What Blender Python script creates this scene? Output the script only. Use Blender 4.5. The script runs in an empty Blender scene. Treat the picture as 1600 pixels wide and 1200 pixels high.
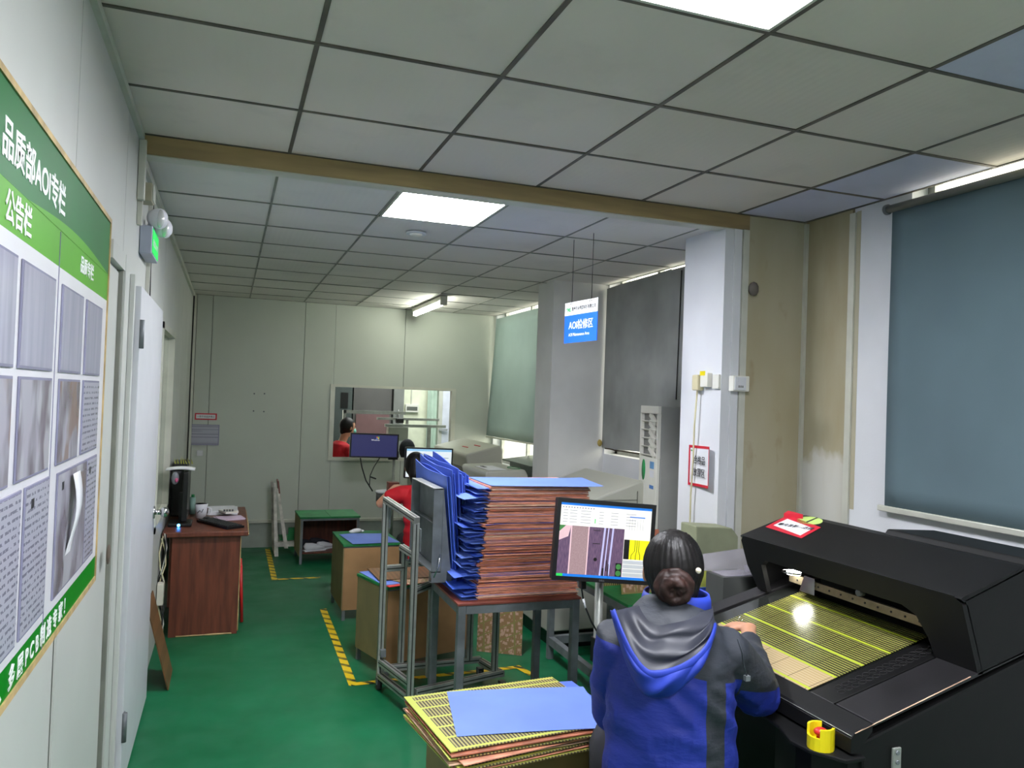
import bpy, bmesh, math, random
from mathutils import Vector, Matrix, noise, Euler
random.seed(7)
S = bpy.context.scene
COL = S.collection
PI = math.pi

# ------------------------------------------------------------------ camera, world, exposure
def cam_axes(y, p, r):
    cy, sy, cp, sp, cr, sr = math.cos(y), math.sin(y), math.cos(p), math.sin(p), math.cos(r), math.sin(r)
    fw = Vector((sy*cp, cy*cp, sp)); rt = Vector((cy, -sy, 0)); up = rt.cross(fw)
    return cr*rt + sr*up, -sr*rt + cr*up, -fw
cd = bpy.data.cameras.new('camera'); cam = bpy.data.objects.new('camera', cd); COL.objects.link(cam)
r_, u_, b_ = cam_axes(0.3452, 0.0189, 0.0354)
m = Matrix((r_, u_, b_)).transposed().to_4x4(); m.translation = (0, 0, 1.715); cam.matrix_world = m
cd.sensor_width = 36; cd.lens = 36*1225.84/1600; cd.clip_start = .05; cd.clip_end = 60
S.camera = cam
w = bpy.data.worlds.new('world'); S.world = w; w.use_nodes = True
bg = w.node_tree.nodes['Background']; bg.inputs[0].default_value = (1.0, .93, .80, 1); bg.inputs[1].default_value = 2.2
S.view_settings.view_transform = 'Standard'; S.view_settings.look = 'None'
S.view_settings.gamma = 1; S.view_settings.use_curve_mapping = False
S.view_settings.exposure = 1.4
PANEL_POWER = 26.0
TUBE_POWER = 16.0

# ------------------------------------------------------------------ materials
def lin(c):
    o = []
    for v in c[:3]:
        v /= 255.0
        o.append(v/12.92 if v <= .04045 else ((v+.055)/1.055)**2.4)
    return (*o, 1)
MATS = {}
class NG:
    def __init__(s, name):
        s.m = bpy.data.materials.new(name); s.m.use_nodes = True; s.t = s.m.node_tree
        s.b = s.t.nodes['Principled BSDF']; s.co = None
    def n(s, ty, **k):
        x = s.t.nodes.new(ty)
        for a, b in k.items(): setattr(x, a, b)
        return x
    def link(s, a, b): s.t.links.new(a, b)
    def inp(s, sock, v):
        if hasattr(v, 'links') or isinstance(v, bpy.types.NodeSocket): s.link(v, sock)
        else: sock.default_value = v
    def coord(s):
        if not s.co: s.co = s.n('ShaderNodeTexCoord').outputs['Object']
        return s.co
    def xyz(s):
        q = s.n('ShaderNodeSeparateXYZ'); s.link(s.coord(), q.inputs[0]); return q.outputs
    def mth(s, op, a, b=0.0, c=0.0):
        q = s.n('ShaderNodeMath', operation=op)
        s.inp(q.inputs[0], a); s.inp(q.inputs[1], b)
        if op in ('COMPARE', 'MULTIPLY_ADD', 'SMOOTH_MIN'): s.inp(q.inputs[2], c)
        return q.outputs[0]
    def mix(s, f, a, b):
        q = s.n('ShaderNodeMix', data_type='RGBA'); s.inp(q.inputs[0], f)
        for i, v in ((6, a), (7, b)):
            if isinstance(v, (tuple, list)): q.inputs[i].default_value = lin(v)
            else: s.link(v, q.inputs[i])
        return q.outputs[2]
    def noise(s, scale, stretch=(1, 1, 1), detail=3, rough=.5):
        mp = s.n('ShaderNodeMapping'); s.link(s.coord(), mp.inputs[0]); mp.inputs['Scale'].default_value = stretch
        q = s.n('ShaderNodeTexNoise'); s.link(mp.outputs[0], q.inputs['Vector'])
        q.inputs['Scale'].default_value = scale; q.inputs['Detail'].default_value = detail; q.inputs['Roughness'].default_value = rough
        return q.outputs[0]
    def ramp(s, f, a, b):
        q = s.n('ShaderNodeMapRange'); s.link(f, q.inputs[0]); q.inputs[1].default_value = a; q.inputs[2].default_value = b
        return q.outputs[0]
    def bump(s, h, strength=.2, dist=.01):
        q = s.n('ShaderNodeBump'); s.link(h, q.inputs['Height']); q.inputs['Strength'].default_value = strength
        q.inputs['Distance'].default_value = dist; s.link(q.outputs[0], s.b.inputs['Normal'])
    def col(s, c): s.link(c, s.b.inputs['Base Color'])
    def set(s, rough=.5, metal=0, spec=.5):
        s.b.inputs['Roughness'].default_value = rough; s.b.inputs['Metallic'].default_value = metal
        s.b.inputs['Specular IOR Level'].default_value = spec
def M(name, c, rough=.5, metal=0, var=.10, ns=6, stretch=(1, 1, 1), bump=0, bs=60, spec=.5, c2=None, rnd=0):
    if name in MATS: return MATS[name]
    g = NG(name); g.set(rough, metal, spec)
    if rnd:
        oi = g.n('ShaderNodeObjectInfo'); va = g.n('ShaderNodeVectorMath', operation='MULTIPLY_ADD'); g.link(oi.outputs['Random'], va.inputs[0]); va.inputs[1].default_value = (31, 17, 53); g.link(g.coord(), va.inputs[2]); g.co = va.outputs[0]
    a = tuple(min(255, v*(1+var*.45)) for v in c); b = c2 or tuple(v*(1-var*.55) for v in c)
    g.col(g.mix(g.ramp(g.noise(ns, stretch), .3, .7), a, b))
    if bump: g.bump(g.noise(bs, stretch, 4), bump, .004)
    MATS[name] = g.m; return g.m
def EM(name, c, strength):
    if name in MATS: return MATS[name]
    g = NG(name); g.b.inputs['Base Color'].default_value = lin(c); g.b.inputs['Emission Color'].default_value = lin(c)
    g.b.inputs['Emission Strength'].default_value = strength*(1 if strength > 5 else .21); g.set(.4)
    MATS[name] = g.m; return g.m

m_wall = M('grey white sandwich panel', (192, 194, 189), .42, var=.05, ns=1.6, bump=.04)
m_wallback = M('pale green grey panel', (188, 193, 183), .5, var=.05, ns=1.2, bump=.04)
m_white = M('white painted plaster', (214, 215, 219), .75, var=.05, ns=2.5, bump=.15, bs=90)
m_grey_col = M('grey stained plaster', (204, 204, 202), .8, var=.10, ns=2.2, bump=.15, bs=90)
m_trim = M('pale aluminium trim', (198, 198, 186), .4, .15, .08)
m_trimdark = M('grey trim', (120, 121, 112), .5, .1, .2)
m_beam = M('brown board beam', (150, 128, 88), .6, var=.25, ns=5, stretch=(.4, 3, 3))
m_alu = M('extruded aluminium', (168, 170, 164), .38, .55, .12, 20)
m_aludark = M('aluminium groove', (62, 64, 60), .6, .3, .1)
m_steel = M('grey painted steel', (112, 117, 120), .5, .25, .25, 9)
m_chrome = M('chrome', (205, 205, 205), .15, 1, .05)
m_black = M('black plastic', (14, 14, 15), .38, var=.3)
m_blackm = M('black powder coated metal', (15, 15, 16), .55, .0, .25, 14, bump=.05, bs=300, spec=.28)
m_deck = M('worn black metal deck', (34, 33, 35), .38, .1, .45, 5, stretch=(1, 1, 1), bump=.05, bs=200, spec=.4)
m_blind = M('grey blue blind fabric', (96, 116, 124), .85, var=.10, ns=1.5, bump=.15, bs=500)
m_blindfar = M('pale green blind fabric', (162, 182, 178), .85, var=.10, ns=1.5, bump=.1, bs=400)
m_blinddark = M('dirty grey board', (146, 148, 145), .85, var=.22, ns=2.2, bump=.1, bs=200)
m_cardboard = M('tan cardboard panel', (156, 118, 78), .75, var=.16, ns=5, bump=.05)
m_cardside = M('olive tan board', (128, 116, 78), .75, var=.14, ns=5)
m_greenpad = M('green cutting pad', (24, 118, 62), .6, var=.25, ns=8)
m_blue = M('blue separator sheet', (84, 114, 210), .55, var=.12, ns=4)
m_blue2 = M('blue separator sheet deeper', (62, 98, 205), .55, var=.15, ns=4)
m_blue3 = M('blue separator sheet lighter', (106, 134, 212), .55, var=.08, ns=3)
m_copper = M('copper board edge', (224, 154, 126), .5, .0, .3, 14, rnd=1)
m_copper2 = M('dark copper board edge', (178, 108, 82), .5, .0, .4, 14, rnd=1)
m_copper3 = M('pale copper board edge', (234, 190, 162), .5, .0, .25, 14, rnd=1)
m_redwood = M('red brown table top', (122, 62, 50), .45, var=.3, ns=7)
m_paper = M('white paper', (222, 222, 226), .7, var=.03)
m_red = M('red tape', (200, 30, 52), .5, var=.12, ns=20)
m_skin = M('skin', (196, 142, 112), .5, var=.12, ns=9)
m_hair = M('black hair', (17, 14, 14), .48, var=.5, ns=30, stretch=(1, 1, .15), bump=.4, bs=60, spec=.3)
m_hairbrown = M('dark brown hair', (46, 28, 24), .5, var=.6, ns=24, bump=.5, bs=50, spec=.3)
m_redshirt = M('red polo fabric', (196, 16, 32), .75, var=.15, ns=5, bump=.2, bs=30)
m_darkcloth = M('dark trousers', (30, 31, 38), .85, var=.2)
m_machine = M('light grey machine casing', (178, 178, 166), .45, var=.06, ns=2)
m_machdark = M('dark grey machine face', (96, 98, 92), .5, var=.1)
m_ac = M('off white air conditioner plastic', (222, 220, 210), .4, var=.04)
m_acside = M('grey air conditioner side', (150, 150, 146), .5, var=.06)
m_yellow = M('yellow plastic', (232, 212, 20), .4, var=.06)
m_redplas = M('red plastic', (205, 40, 40), .35, var=.08)
m_glassdark = M('dark glass', (70, 76, 74), .05, 0, .1)
m_cable = M('black cable rubber', (22, 22, 24), .5)
m_cablew = M('cream cable', (196, 188, 150), .5)
m_green_dk = M('dark green print', (0, 102, 40), .45, var=.10, ns=3, spec=.2)
m_green_lt = M('bright green print', (78, 156, 6), .45, var=.06, ns=3, spec=.2)
m_green_bt = M('mid green print', (0, 122, 22), .45, var=.08, ns=3, spec=.2)
m_bwhite = M('white board print', (212, 211, 216), .35, var=.03)
m_tan = M('tan wood edging', (186, 160, 110), .6, var=.25, ns=18)
m_letter = M('white lettering', (236, 238, 236), .5, var=.02)
m_ink = M('black ink', (34, 34, 40), .6)
m_pocket = M('lavender grey plastic pocket', (168, 167, 186), .16, var=.12, ns=5, stretch=(1, 6, .6))
m_pocketrim = M('pocket rim', (140, 138, 164), .2)
m_signblue = M('sign blue', (36, 104, 236), .45, var=.03)
m_green_txt = M('green logo print', (30, 150, 80), .5)
m_rubber = M('dark rubber', (34, 35, 36), .8)

def mat_floor():
    g = NG('green epoxy floor')
    n1 = g.ramp(g.noise(1.4, detail=6, rough=.62), .38, .68); n2 = g.ramp(g.noise(9, detail=5), .45, .8)
    c = g.mix(n1, (0, 92, 54), (2, 106, 66)); c = g.mix(g.mth('MULTIPLY', n2, .30), c, (48, 112, 84))
    g.col(c); g.set(.3); r = g.ramp(g.noise(3, detail=5), .3, .7)
    g.link(g.mth('MULTIPLY_ADD', r, .22, .34), g.b.inputs['Roughness']); g.bump(g.noise(12), .05, .004); return g.m
def mat_tan():
    g = NG('stained tan and white plaster'); x, y, z = g.xyz()
    nz = g.noise(2.5, (1, 1, .6), 5); h = g.mth('ADD', z, g.mth('MULTIPLY', g.mth('SUBTRACT', nz, .5), .7))
    f = g.ramp(h, 1.38, 1.42); st = g.ramp(g.noise(4, (1, 1, .3), 5), .35, .75)
    tan = g.mix(st, (170, 163, 138), (150, 138, 106)); low = g.mix(st, (196, 195, 188), (182, 176, 160))
    g.col(g.mix(f, low, tan)); g.set(.8); g.bump(g.noise(60), .15, .004); return g.m
def mat_tancol():
    g = NG('stained tan column paint')
    st = g.ramp(g.noise(2.2, (1, 1, .35), 6), .3, .75); st2 = g.ramp(g.noise(9, (1, 1, .5), 5), .62, .75)
    c = g.mix(st, (178, 173, 152), (160, 149, 116)); c = g.mix(g.mth('MULTIPLY', st2, .4), c, (132, 112, 74))
    g.col(c); g.set(.8); g.bump(g.noise(60), .15, .004); return g.m
def mat_hazard():
    g = NG('yellow black hazard tape'); x, y, z = g.xyz()
    s = g.mth('FRACT', g.mth('MULTIPLY', g.mth('ADD', x, y), 7.5)); f = g.mth('GREATER_THAN', s, .66)
    wv = g.ramp(g.noise(14, detail=4), .35, .6)
    f = g.mth('MULTIPLY', f, g.mth('MULTIPLY_ADD', wv, .5, .5))
    g.col(g.mix(f, (222, 188, 26), (48, 56, 34))); g.set(.5); return g.m
def mat_tile(name, c):
    g = NG(name); st = g.ramp(g.noise(3, detail=6, rough=.6), .55, .85); sp = g.ramp(g.noise(1.2, detail=2), .3, .7)
    a = g.mix(sp, c, tuple(v*.95 for v in c)); g.col(g.mix(g.mth('MULTIPLY', st, .35), a, tuple(v*.78 for v in c)))
    x, y, z = g.xyz(); rb = g.mth('SINE', g.mth('MULTIPLY', x, 190))
    g.bump(rb, .07, .002); g.set(.75); return g.m
def mat_wood():
    g = NG('red brown desk laminate'); n = g.ramp(g.noise(5, (6, 6, .6), 5), .3, .7)
    g.col(g.mix(n, (118, 62, 42), (78, 38, 26))); g.set(.42); return g.m
def mat_pcb(name, base, line, bars, pitch, along='y', barpos=(), barw=.006, rough=.35, pale=None, hatch=False):
    """circuit panel: fine lines along one axis, wide bars, drawn in object space (flat print)."""
    g = NG(name); x, y, z = g.xyz(); a, b = (x, y) if along == 'y' else (y, x)
    f = g.mth('GREATER_THAN', g.mth('FRACT', g.mth('DIVIDE', b if hatch else a, pitch)), .5)
    c = g.mix(f, base, line)
    if pale: c = g.mix(g.mth('LESS_THAN', a, pale[0]), c, g.mix(f, pale[1], pale[2]))
    if not hatch:
        cr = g.mth('LESS_THAN', g.mth('FRACT', g.mth('DIVIDE', b, .10)), .03); c = g.mix(g.mth('MULTIPLY', cr, .7), c, base)
    else:
        c = g.mix(g.mth('LESS_THAN', b, -.285), c, bars)
    for p in barpos: c = g.mix(g.mth('COMPARE', a, p, barw), c, bars)
    g.col(c); g.set(rough, .1); return g.m
def mat_circuit():
    g = NG('copper pink circuit pattern'); x, y, z = g.xyz()
    q = g.n('ShaderNodeTexVoronoi', feature='F1', distance='CHEBYCHEV'); g.link(g.coord(), q.inputs['Vector']); q.inputs['Scale'].default_value = 42
    f = g.mth('GREATER_THAN', q.outputs['Distance'], .36)
    gx = g.mth('LESS_THAN', g.mth('FRACT', g.mth('MULTIPLY', x, 11)), .12); gz = g.mth('LESS_THAN', g.mth('FRACT', g.mth('MULTIPLY', g.mth('ADD', z, y), 11)), .12)
    c = g.mix(f, (206, 168, 146), (160, 126, 88)); c = g.mix(g.mth('MAXIMUM', gx, gz), c, (150, 140, 84)); g.col(c); g.set(.45, .2); return g.m
def mat_doc(name, kind):
    g = NG(name); x, y, z = g.xyz()
    if kind == 'text':
        l = g.mth('LESS_THAN', g.mth('FRACT', g.mth('MULTIPLY', z, 62)), .38)
        w_ = g.mth('GREATER_THAN', g.noise(1.0, (1, 60, 62), 1), .47)
        c = g.mix(g.mth('MULTIPLY', g.mth('MULTIPLY', l, w_), .7), (176, 175, 190), (92, 90, 108))
    else:
        n = g.ramp(g.noise(9, (1, 1, .5), 3), .4, .6); n2 = g.ramp(g.noise(5, (1, 1.6, 1), 2), .5, .56)
        c = g.mix(n, (172, 170, 182), (120, 112, 122)); c = g.mix(g.mth('MULTIPLY', n2, .75), c, (140, 116, 104) if kind == 'photo' else (186, 186, 194))
    g.col(c); g.set(.2); return g.m
m_floor, m_tanw, m_tancol, m_haz, m_wood = mat_floor(), mat_tan(), mat_tancol(), mat_hazard(), mat_wood()
m_tile = mat_tile('ceiling tile', (224, 212, 202)); m_tile2 = mat_tile('ceiling tile warm', (218, 207, 194)); m_tile3 = mat_tile('ceiling tile lavender', (198, 197, 216)); m_tilef = mat_tile('far ceiling tile', (224, 219, 214))
m_tbar = M('dirty ceiling grid', (96, 88, 80), .6, .1, .3)
m_tbarf = M('grey ceiling grid', (132, 132, 124), .5, .2, .3)
m_circ = mat_circuit(); m_text = mat_doc('printed text sheet', 'text'); m_photo = mat_doc('photo sheet', 'photo'); m_form = mat_doc('form sheet', 'form')
m_pcbbed = mat_pcb('yellow green striped circuit panel', (58, 50, 38), (136, 138, 70), (176, 190, 56), .0112, 'y', (-.245, -.142, -.030, .086, .200), .0045, .22, (-.145, (188, 166, 128), (172, 150, 108)))
m_pcbtop = mat_pcb('olive striped circuit panel', (60, 50, 42), (178, 170, 104), (194, 200, 92), .0125, 'x', (-.228, -.14, -.055, .03, .115, .185, .228), .0065, .4, None, True)
m_boardw = mat_pcb('brown striped panel', (120, 84, 50), (104, 74, 44), (190, 160, 90), .03, 'y', (), .002, .5)
m_lamp = EM('ceiling panel light', (246, 248, 255), PANEL_POWER); m_tube = EM('fluorescent tube light', (250, 255, 240), TUBE_POWER)

# ------------------------------------------------------------------ mesh building
class MB:
    def __init__(s): s.bm = bmesh.new(); s.mi = 0
    def _tag(s, faces):
        for f in faces: f.material_index = s.mi
    def box(s, lo, hi, rot=None, at=None, bev=0):
        """axis box lo..hi, optional 3x3/euler rotation about point at"""
        v = [s.bm.verts.new((x, y, z)) for x in (lo[0], hi[0]) for y in (lo[1], hi[1]) for z in (lo[2], hi[2])]
        q = [(0, 1, 3, 2), (4, 6, 7, 5), (0, 4, 5, 1), (2, 3, 7, 6), (0, 2, 6, 4), (1, 5, 7, 3)]
        fs = [s.bm.faces.new([v[i] for i in a]) for a in q]; s._tag(fs)
        if bev:
            es = list({e for f in fs for e in f.edges})
            r = bmesh.ops.bevel(s.bm, geom=es, offset=bev, segments=2, affect='EDGES', profile=.5)
            s._tag(r['faces']); v = list({x for f in r['faces'] for x in f.verts} | {x for x in v if x.is_valid})
            v = [x for x in v if x.is_valid]
        if rot is not None:
            R = rot if isinstance(rot, Matrix) else Euler(rot).to_matrix()
            c = Vector(at) if at is not None else (Vector(lo)+Vector(hi))/2
            for x in v: x.co = R @ (x.co-c) + c
        return s
    def cb(s, c, d, rot=None, bev=0):
        c = Vector(c); d = Vector(d)/2; return s.box(c-d, c+d, rot, c, bev)
    def prism(s, pts, vec):
        a = [s.bm.verts.new(p) for p in pts]; vec = Vector(vec); b = [s.bm.verts.new(Vector(p)+vec) for p in pts]
        n = len(a); fs = [s.bm.faces.new(a), s.bm.faces.new(b[::-1])]
        for i in range(n): fs.append(s.bm.faces.new((a[i], b[i], b[(i+1) % n], a[(i+1) % n])))
        s._tag(fs); return s
    def tube(s, pts, rad, n=10, side=None, cap=True):
        """rings along pts; rad = float / list of float / list of (a,b): a along side, b across"""
        pts = [Vector(p) for p in pts]; k = len(pts)
        if not isinstance(rad, (list, tuple)): rad = [rad]*k
        rings = []; u = None
        for i, p in enumerate(pts):
            t = (pts[min(i+1, k-1)]-pts[max(i-1, 0)]).normalized()
            if side is not None: u0 = Vector(side)
            elif u is None: u0 = Vector((0, 0, 1)) if abs(t.z) < .8 else Vector((1, 0, 0))
            else: u0 = u
            u = (u0 - t*u0.dot(t)).normalized(); w_ = t.cross(u)
            a, b = rad[i] if isinstance(rad[i], (list, tuple)) else (rad[i], rad[i])
            rings.append([s.bm.verts.new(p + u*a*math.cos(2*PI*j/n) + w_*b*math.sin(2*PI*j/n)) for j in range(n)])
        fs = []
        for A, B in zip(rings, rings[1:]):
            for j in range(n): fs.append(s.bm.faces.new((A[j], A[(j+1) % n], B[(j+1) % n], B[j])))
        if cap: fs += [s.bm.faces.new(rings[0][::-1]), s.bm.faces.new(rings[-1])]
        for f in fs: f.smooth = True
        s._tag(fs); return s
    def cyl(s, p0, p1, r, r1=None, n=16): 
        s.tube([p0, p1], [r, r if r1 is None else r1], n)
        s.bm.faces.ensure_lookup_table()
        for f in s.bm.faces[-2:]: f.smooth = False
        return s
    def ball(s, c, r, n=16, m_=10, rot=None):
        if not isinstance(r, (tuple, list)): r = (r, r, r)
        R = Euler(rot).to_matrix() if rot else Matrix.Identity(3); c = Vector(c); g = []
        for i in range(1, m_):
            t = PI*i/m_
            g.append([s.bm.verts.new(c+R @ Vector((r[0]*math.sin(t)*math.cos(2*PI*j/n), r[1]*math.sin(t)*math.sin(2*PI*j/n), r[2]*math.cos(t)))) for j in range(n)])
        top = s.bm.verts.new(c+R @ Vector((0, 0, r[2]))); bot = s.bm.verts.new(c-R @ Vector((0, 0, r[2]))); fs = []
        for j in range(n):
            fs.append(s.bm.faces.new((top, g[0][j], g[0][(j+1) % n]))); fs.append(s.bm.faces.new((bot, g[-1][(j+1) % n], g[-1][j])))
        for A, B in zip(g, g[1:]):
            for j in range(n): fs.append(s.bm.faces.new((A[j], B[j], B[(j+1) % n], A[(j+1) % n])))
        for f in fs: f.smooth = True
        s._tag(fs); return s
    def grid(s, nu, nv, fn, smooth=True):
        g = [[s.bm.verts.new(fn(i/nu, j/nv)) for j in range(nv+1)] for i in range(nu+1)]; fs = []
        for i in range(nu):
            for j in range(nv): fs.append(s.bm.faces.new((g[i][j], g[i+1][j], g[i+1][j+1], g[i][j+1])))
        for f in fs: f.smooth = smooth
        s._tag(fs); return s
    def sheet(s, nu, nv, fn, t, smooth=False):
        """grid with thickness t downwards (closed)"""
        A = [[s.bm.verts.new(fn(i/nu, j/nv)) for j in range(nv+1)] for i in range(nu+1)]
        B = [[s.bm.verts.new(v.co + Vector(t)) for v in r] for r in A]; fs = []
        for i in range(nu):
            for j in range(nv):
                fs.append(s.bm.faces.new((A[i][j], A[i+1][j], A[i+1][j+1], A[i][j+1])))
                fs.append(s.bm.faces.new((B[i][j+1], B[i+1][j+1], B[i+1][j], B[i][j])))
        for i in range(nu):
            fs.append(s.bm.faces.new((A[i+1][0], A[i][0], B[i][0], B[i+1][0]))); fs.append(s.bm.faces.new((A[i][nv], A[i+1][nv], B[i+1][nv], B[i][nv])))
        for j in range(nv):
            fs.append(s.bm.faces.new((A[0][j], A[0][j+1], B[0][j+1], B[0][j]))); fs.append(s.bm.faces.new((A[nu][j+1], A[nu][j], B[nu][j], B[nu][j+1])))
        s._tag(fs); return s
    def mesh(s, name):
        me = bpy.data.meshes.new(name); bmesh.ops.recalc_face_normals(s.bm, faces=s.bm.faces); s.bm.to_mesh(me); s.bm.free(); return me

INV = {}
def tag(o, label=None, cat=None, group=None, kind=None):
    for k, v in (('label', label), ('category', cat), ('group', group), ('kind', kind)):
        if v: o[k] = v
    return o
def thing(name, label, cat, loc=(0, 0, 0), group=None, world=True, rz=0):
    o = bpy.data.objects.new(name, None); COL.objects.link(o); o.empty_display_size = .1
    o.location = loc; o.rotation_euler = (0, 0, rz); tag(o, label, cat, group)
    INV[o.name] = Matrix.Translation(-Vector(loc)) if world else None
    return o
def part(name, mb, mat, parent=None, label=None, kind=None, smooth=False, bevel=0):
    me = mb if isinstance(mb, bpy.types.Mesh) else mb.mesh(name)
    for x in (mat if isinstance(mat, (list, tuple)) else [mat]): me.materials.append(x)
    if smooth:
        for p in me.polygons: p.use_smooth = True
    o = bpy.data.objects.new(name, me); COL.objects.link(o)
    if parent is not None:
        o.parent = parent; inv = INV.get(parent.name); INV[o.name] = inv
        if inv is not None: me.transform(inv)
    tag(o, label, kind=kind)
    if bevel:
        b = o.modifiers.new('bevel', 'BEVEL'); b.width = bevel; b.segments = 2; b.limit_method = 'ANGLE'
    return o
def single(name, label, cat, mb, mat, loc, group=None, **k):
    """a thing that is one mesh; geometry given in world coordinates, origin moved to loc"""
    o = part(name, mb, mat, None, label, **k); o.data.transform(Matrix.Translation(-Vector(loc))); o.location = loc
    tag(o, None, cat, group); return o
def dup(o, loc=None, rot=None, label=None, parent=None, group=None):
    c = o.copy(); COL.objects.link(c); c.parent = parent
    if loc is not None: c.location = loc
    if rot is not None: c.rotation_euler = rot
    if label: c['label'] = label
    if group: c['group'] = group
    for ch in list(o.children): dup(ch, parent=c)
    return c
def struct(name, mb, mat, label=None, **k):
    return part(name, mb, mat, None, label, kind='structure', **k)
def sgroup(name, label=None):
    o = bpy.data.objects.new(name, None); COL.objects.link(o); tag(o, label, kind='structure'); INV[o.name] = None; return o
def text(s, size, mat, loc, R, parent, name='lettering', bold=0, sx=1, align='LEFT', ext=.0006):
    c = bpy.data.curves.new(name, 'FONT'); c.body = s; c.size = size; c.offset = bold; c.extrude = ext; c.align_x = align; c.resolution_u = 3
    t = bpy.data.objects.new('tmp', c); COL.objects.link(t); bpy.context.view_layer.update()
    me = bpy.data.meshes.new_from_object(t.evaluated_get(bpy.context.evaluated_depsgraph_get())); bpy.data.objects.remove(t)
    me.transform(Matrix.Translation(loc) @ R.to_4x4() @ Matrix.Diagonal((sx, 1, 1, 1))); me.materials.clear()
    return part(name, me, mat, parent)
def axes(x, y, z): return Matrix((x, y, z)).transposed()
R_LEFT = axes((0, 1, 0), (0, 0, 1), (1, 0, 0))        # reads on the left wall, facing +X
R_FRONT = axes((1, 0, 0), (0, 0, 1), (0, -1, 0))      # faces -Y

# ================================================================== SETTING
XL, XR, YB, YF, ZN, ZF, YM = -.4, 3.09, 9.0, -1.7, 2.785, 2.71, 3.67
XF = 3.0
struct('floor', MB().box((-1.2, YF, -.1), (5.2, 12.2, 0)), m_floor)
# ceiling: slab + grid + tiles
ceil = sgroup('ceiling')
part('slab', MB().box((-.9, YF, 2.9), (3.3, 9.1, 3.0)), m_trimdark, ceil)
tn = MB().box((0, 0, 0), (1, 1, 1)).mesh('tile')
def tiles(xs, ys, z, mats, skip, bar, bw):
    for i in range(len(xs)-1):
        for j in range(len(ys)-1):
            if (i, j) in skip: continue
            x0, x1, y0, y1 = xs[i]+bw/2, xs[i+1]-bw/2, ys[j]+bw/2, ys[j+1]-bw/2
            o = part('tile', MB().box((x0, y0, z+.001+random.random()*.003), (x1, y1, z+.016)), mats(i, j), ceil)
    for x in xs: part('grid_bar', MB().box((x-bw/2, ys[0], z-.001), (x+bw/2, ys[-1], z+.03)), bar, ceil)
    for y in ys: part('grid_bar', MB().box((xs[0], y-bw/2, z-.002), (xs[-1], y+bw/2, z+.03)), bar, ceil)
nx = [XL, .212, .812, 1.412, 2.012, 2.612, XR-.02]; ny = [1.852+.6144*k for k in range(-5, 3)]+[YM]
ny[-1] = YM-.005
def near_m(i, j):
    if (i, j) in ((5, 6), (5, 7), (4, 4), (5, 5)) and (i, j) != (5, 5): return m_tile3
    return m_tile2 if i > 2 else m_tile
LN = [(2, 4), (2, 1)]
tiles(nx, ny, ZN, near_m, LN, m_tbar, .016)
fx = [XL, .17, .741, 1.312, 1.883, 2.454, XF]; fy = [YM+.06, 3.77]+[3.77+.6007*k for k in range(1, 9)]+[YB]
tiles(fx, fy, ZF, lambda i, j: m_tilef, [(2, 1)], m_tbarf, .012)
part('fascia', MB().box((XL, YM+.002, ZF), (2.688, YM+.02, 2.9)), m_trimdark, ceil)
# beam between the two rooms
bt = sgroup('beam_1')
part('face_board', MB().box((XL, YM-.012, ZF-.008), (2.69, YM+.0, ZN-.004)), m_beam, bt)
part('soffit_strip', MB().box((XL, YM, ZF-.012), (2.69, YM+.085, ZF-.004)), m_trim, bt)
# panel lights
def panel_light(x0, x1, y0, y1, z, label):
    t = thing('ceiling_light', label, 'ceiling light', ((x0+x1)/2, (y0+y1)/2, z), 'square LED ceiling panels')
    f = MB(); e = .012
    for a, b in (((x0, y0), (x1, y0+e)), ((x0, y1-e), (x1, y1)), ((x0, y0+e), (x0+e, y1-e)), ((x1-e, y0+e), (x1, y1-e))):
        f.box((a[0], a[1], z-.004), (b[0], b[1], z+.02))
    part('frame', f, m_trim, t); part('diffuser', MB().box((x0+e, y0+e, z-.001), (x1-e, y1-e, z+.012)), m_lamp, t)
panel_light(.824, 1.40, ny[4]+.01, ny[5]-.01, ZN, 'bright square LED panel in the near ceiling at the top edge')
panel_light(.824, 1.40, ny[1]+.01, ny[2]-.01, ZN, 'unseen square LED panel added in the near ceiling behind the camera')  # out of view, added to brighten the near room
panel_light(.750, 1.303, 3.78, 4.36, ZF, 'bright square LED panel in the far ceiling just past the brown beam')
# tube light near the back wall
t = thing('tube_light', 'lit fluorescent tube batten under the far ceiling near the back wall', 'tube light', (1.95, 8.2, ZF))
part('housing', MB().box((1.92, 7.5, ZF-.05), (1.99, 8.8, ZF-.004), bev=.006), m_ac, t)
part('tube', MB().cyl((1.955, 7.55, ZF-.07), (1.955, 8.75, ZF-.07), .024), m_tube, t)
part('end_cap', MB().box((1.925, 7.49, ZF-.095), (1.985, 7.55, ZF-.01), bev=.004), m_ac, t); part('end_cap', MB().box((1.925, 8.75, ZF-.095), (1.985, 8.81, ZF-.01), bev=.004), m_ac, t)
t = thing('smoke_detector', 'round white smoke detector on the ceiling behind the far LED panel', 'smoke detector', (1.033, 4.70, ZF))
part('base', MB().cyl((1.033, 4.70, ZF-.012), (1.033, 4.70, ZF), .062), m_white, t); part('cap', MB().ball((1.033, 4.70, ZF-.012), (.04, .04, .012)), m_ac, t)

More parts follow.
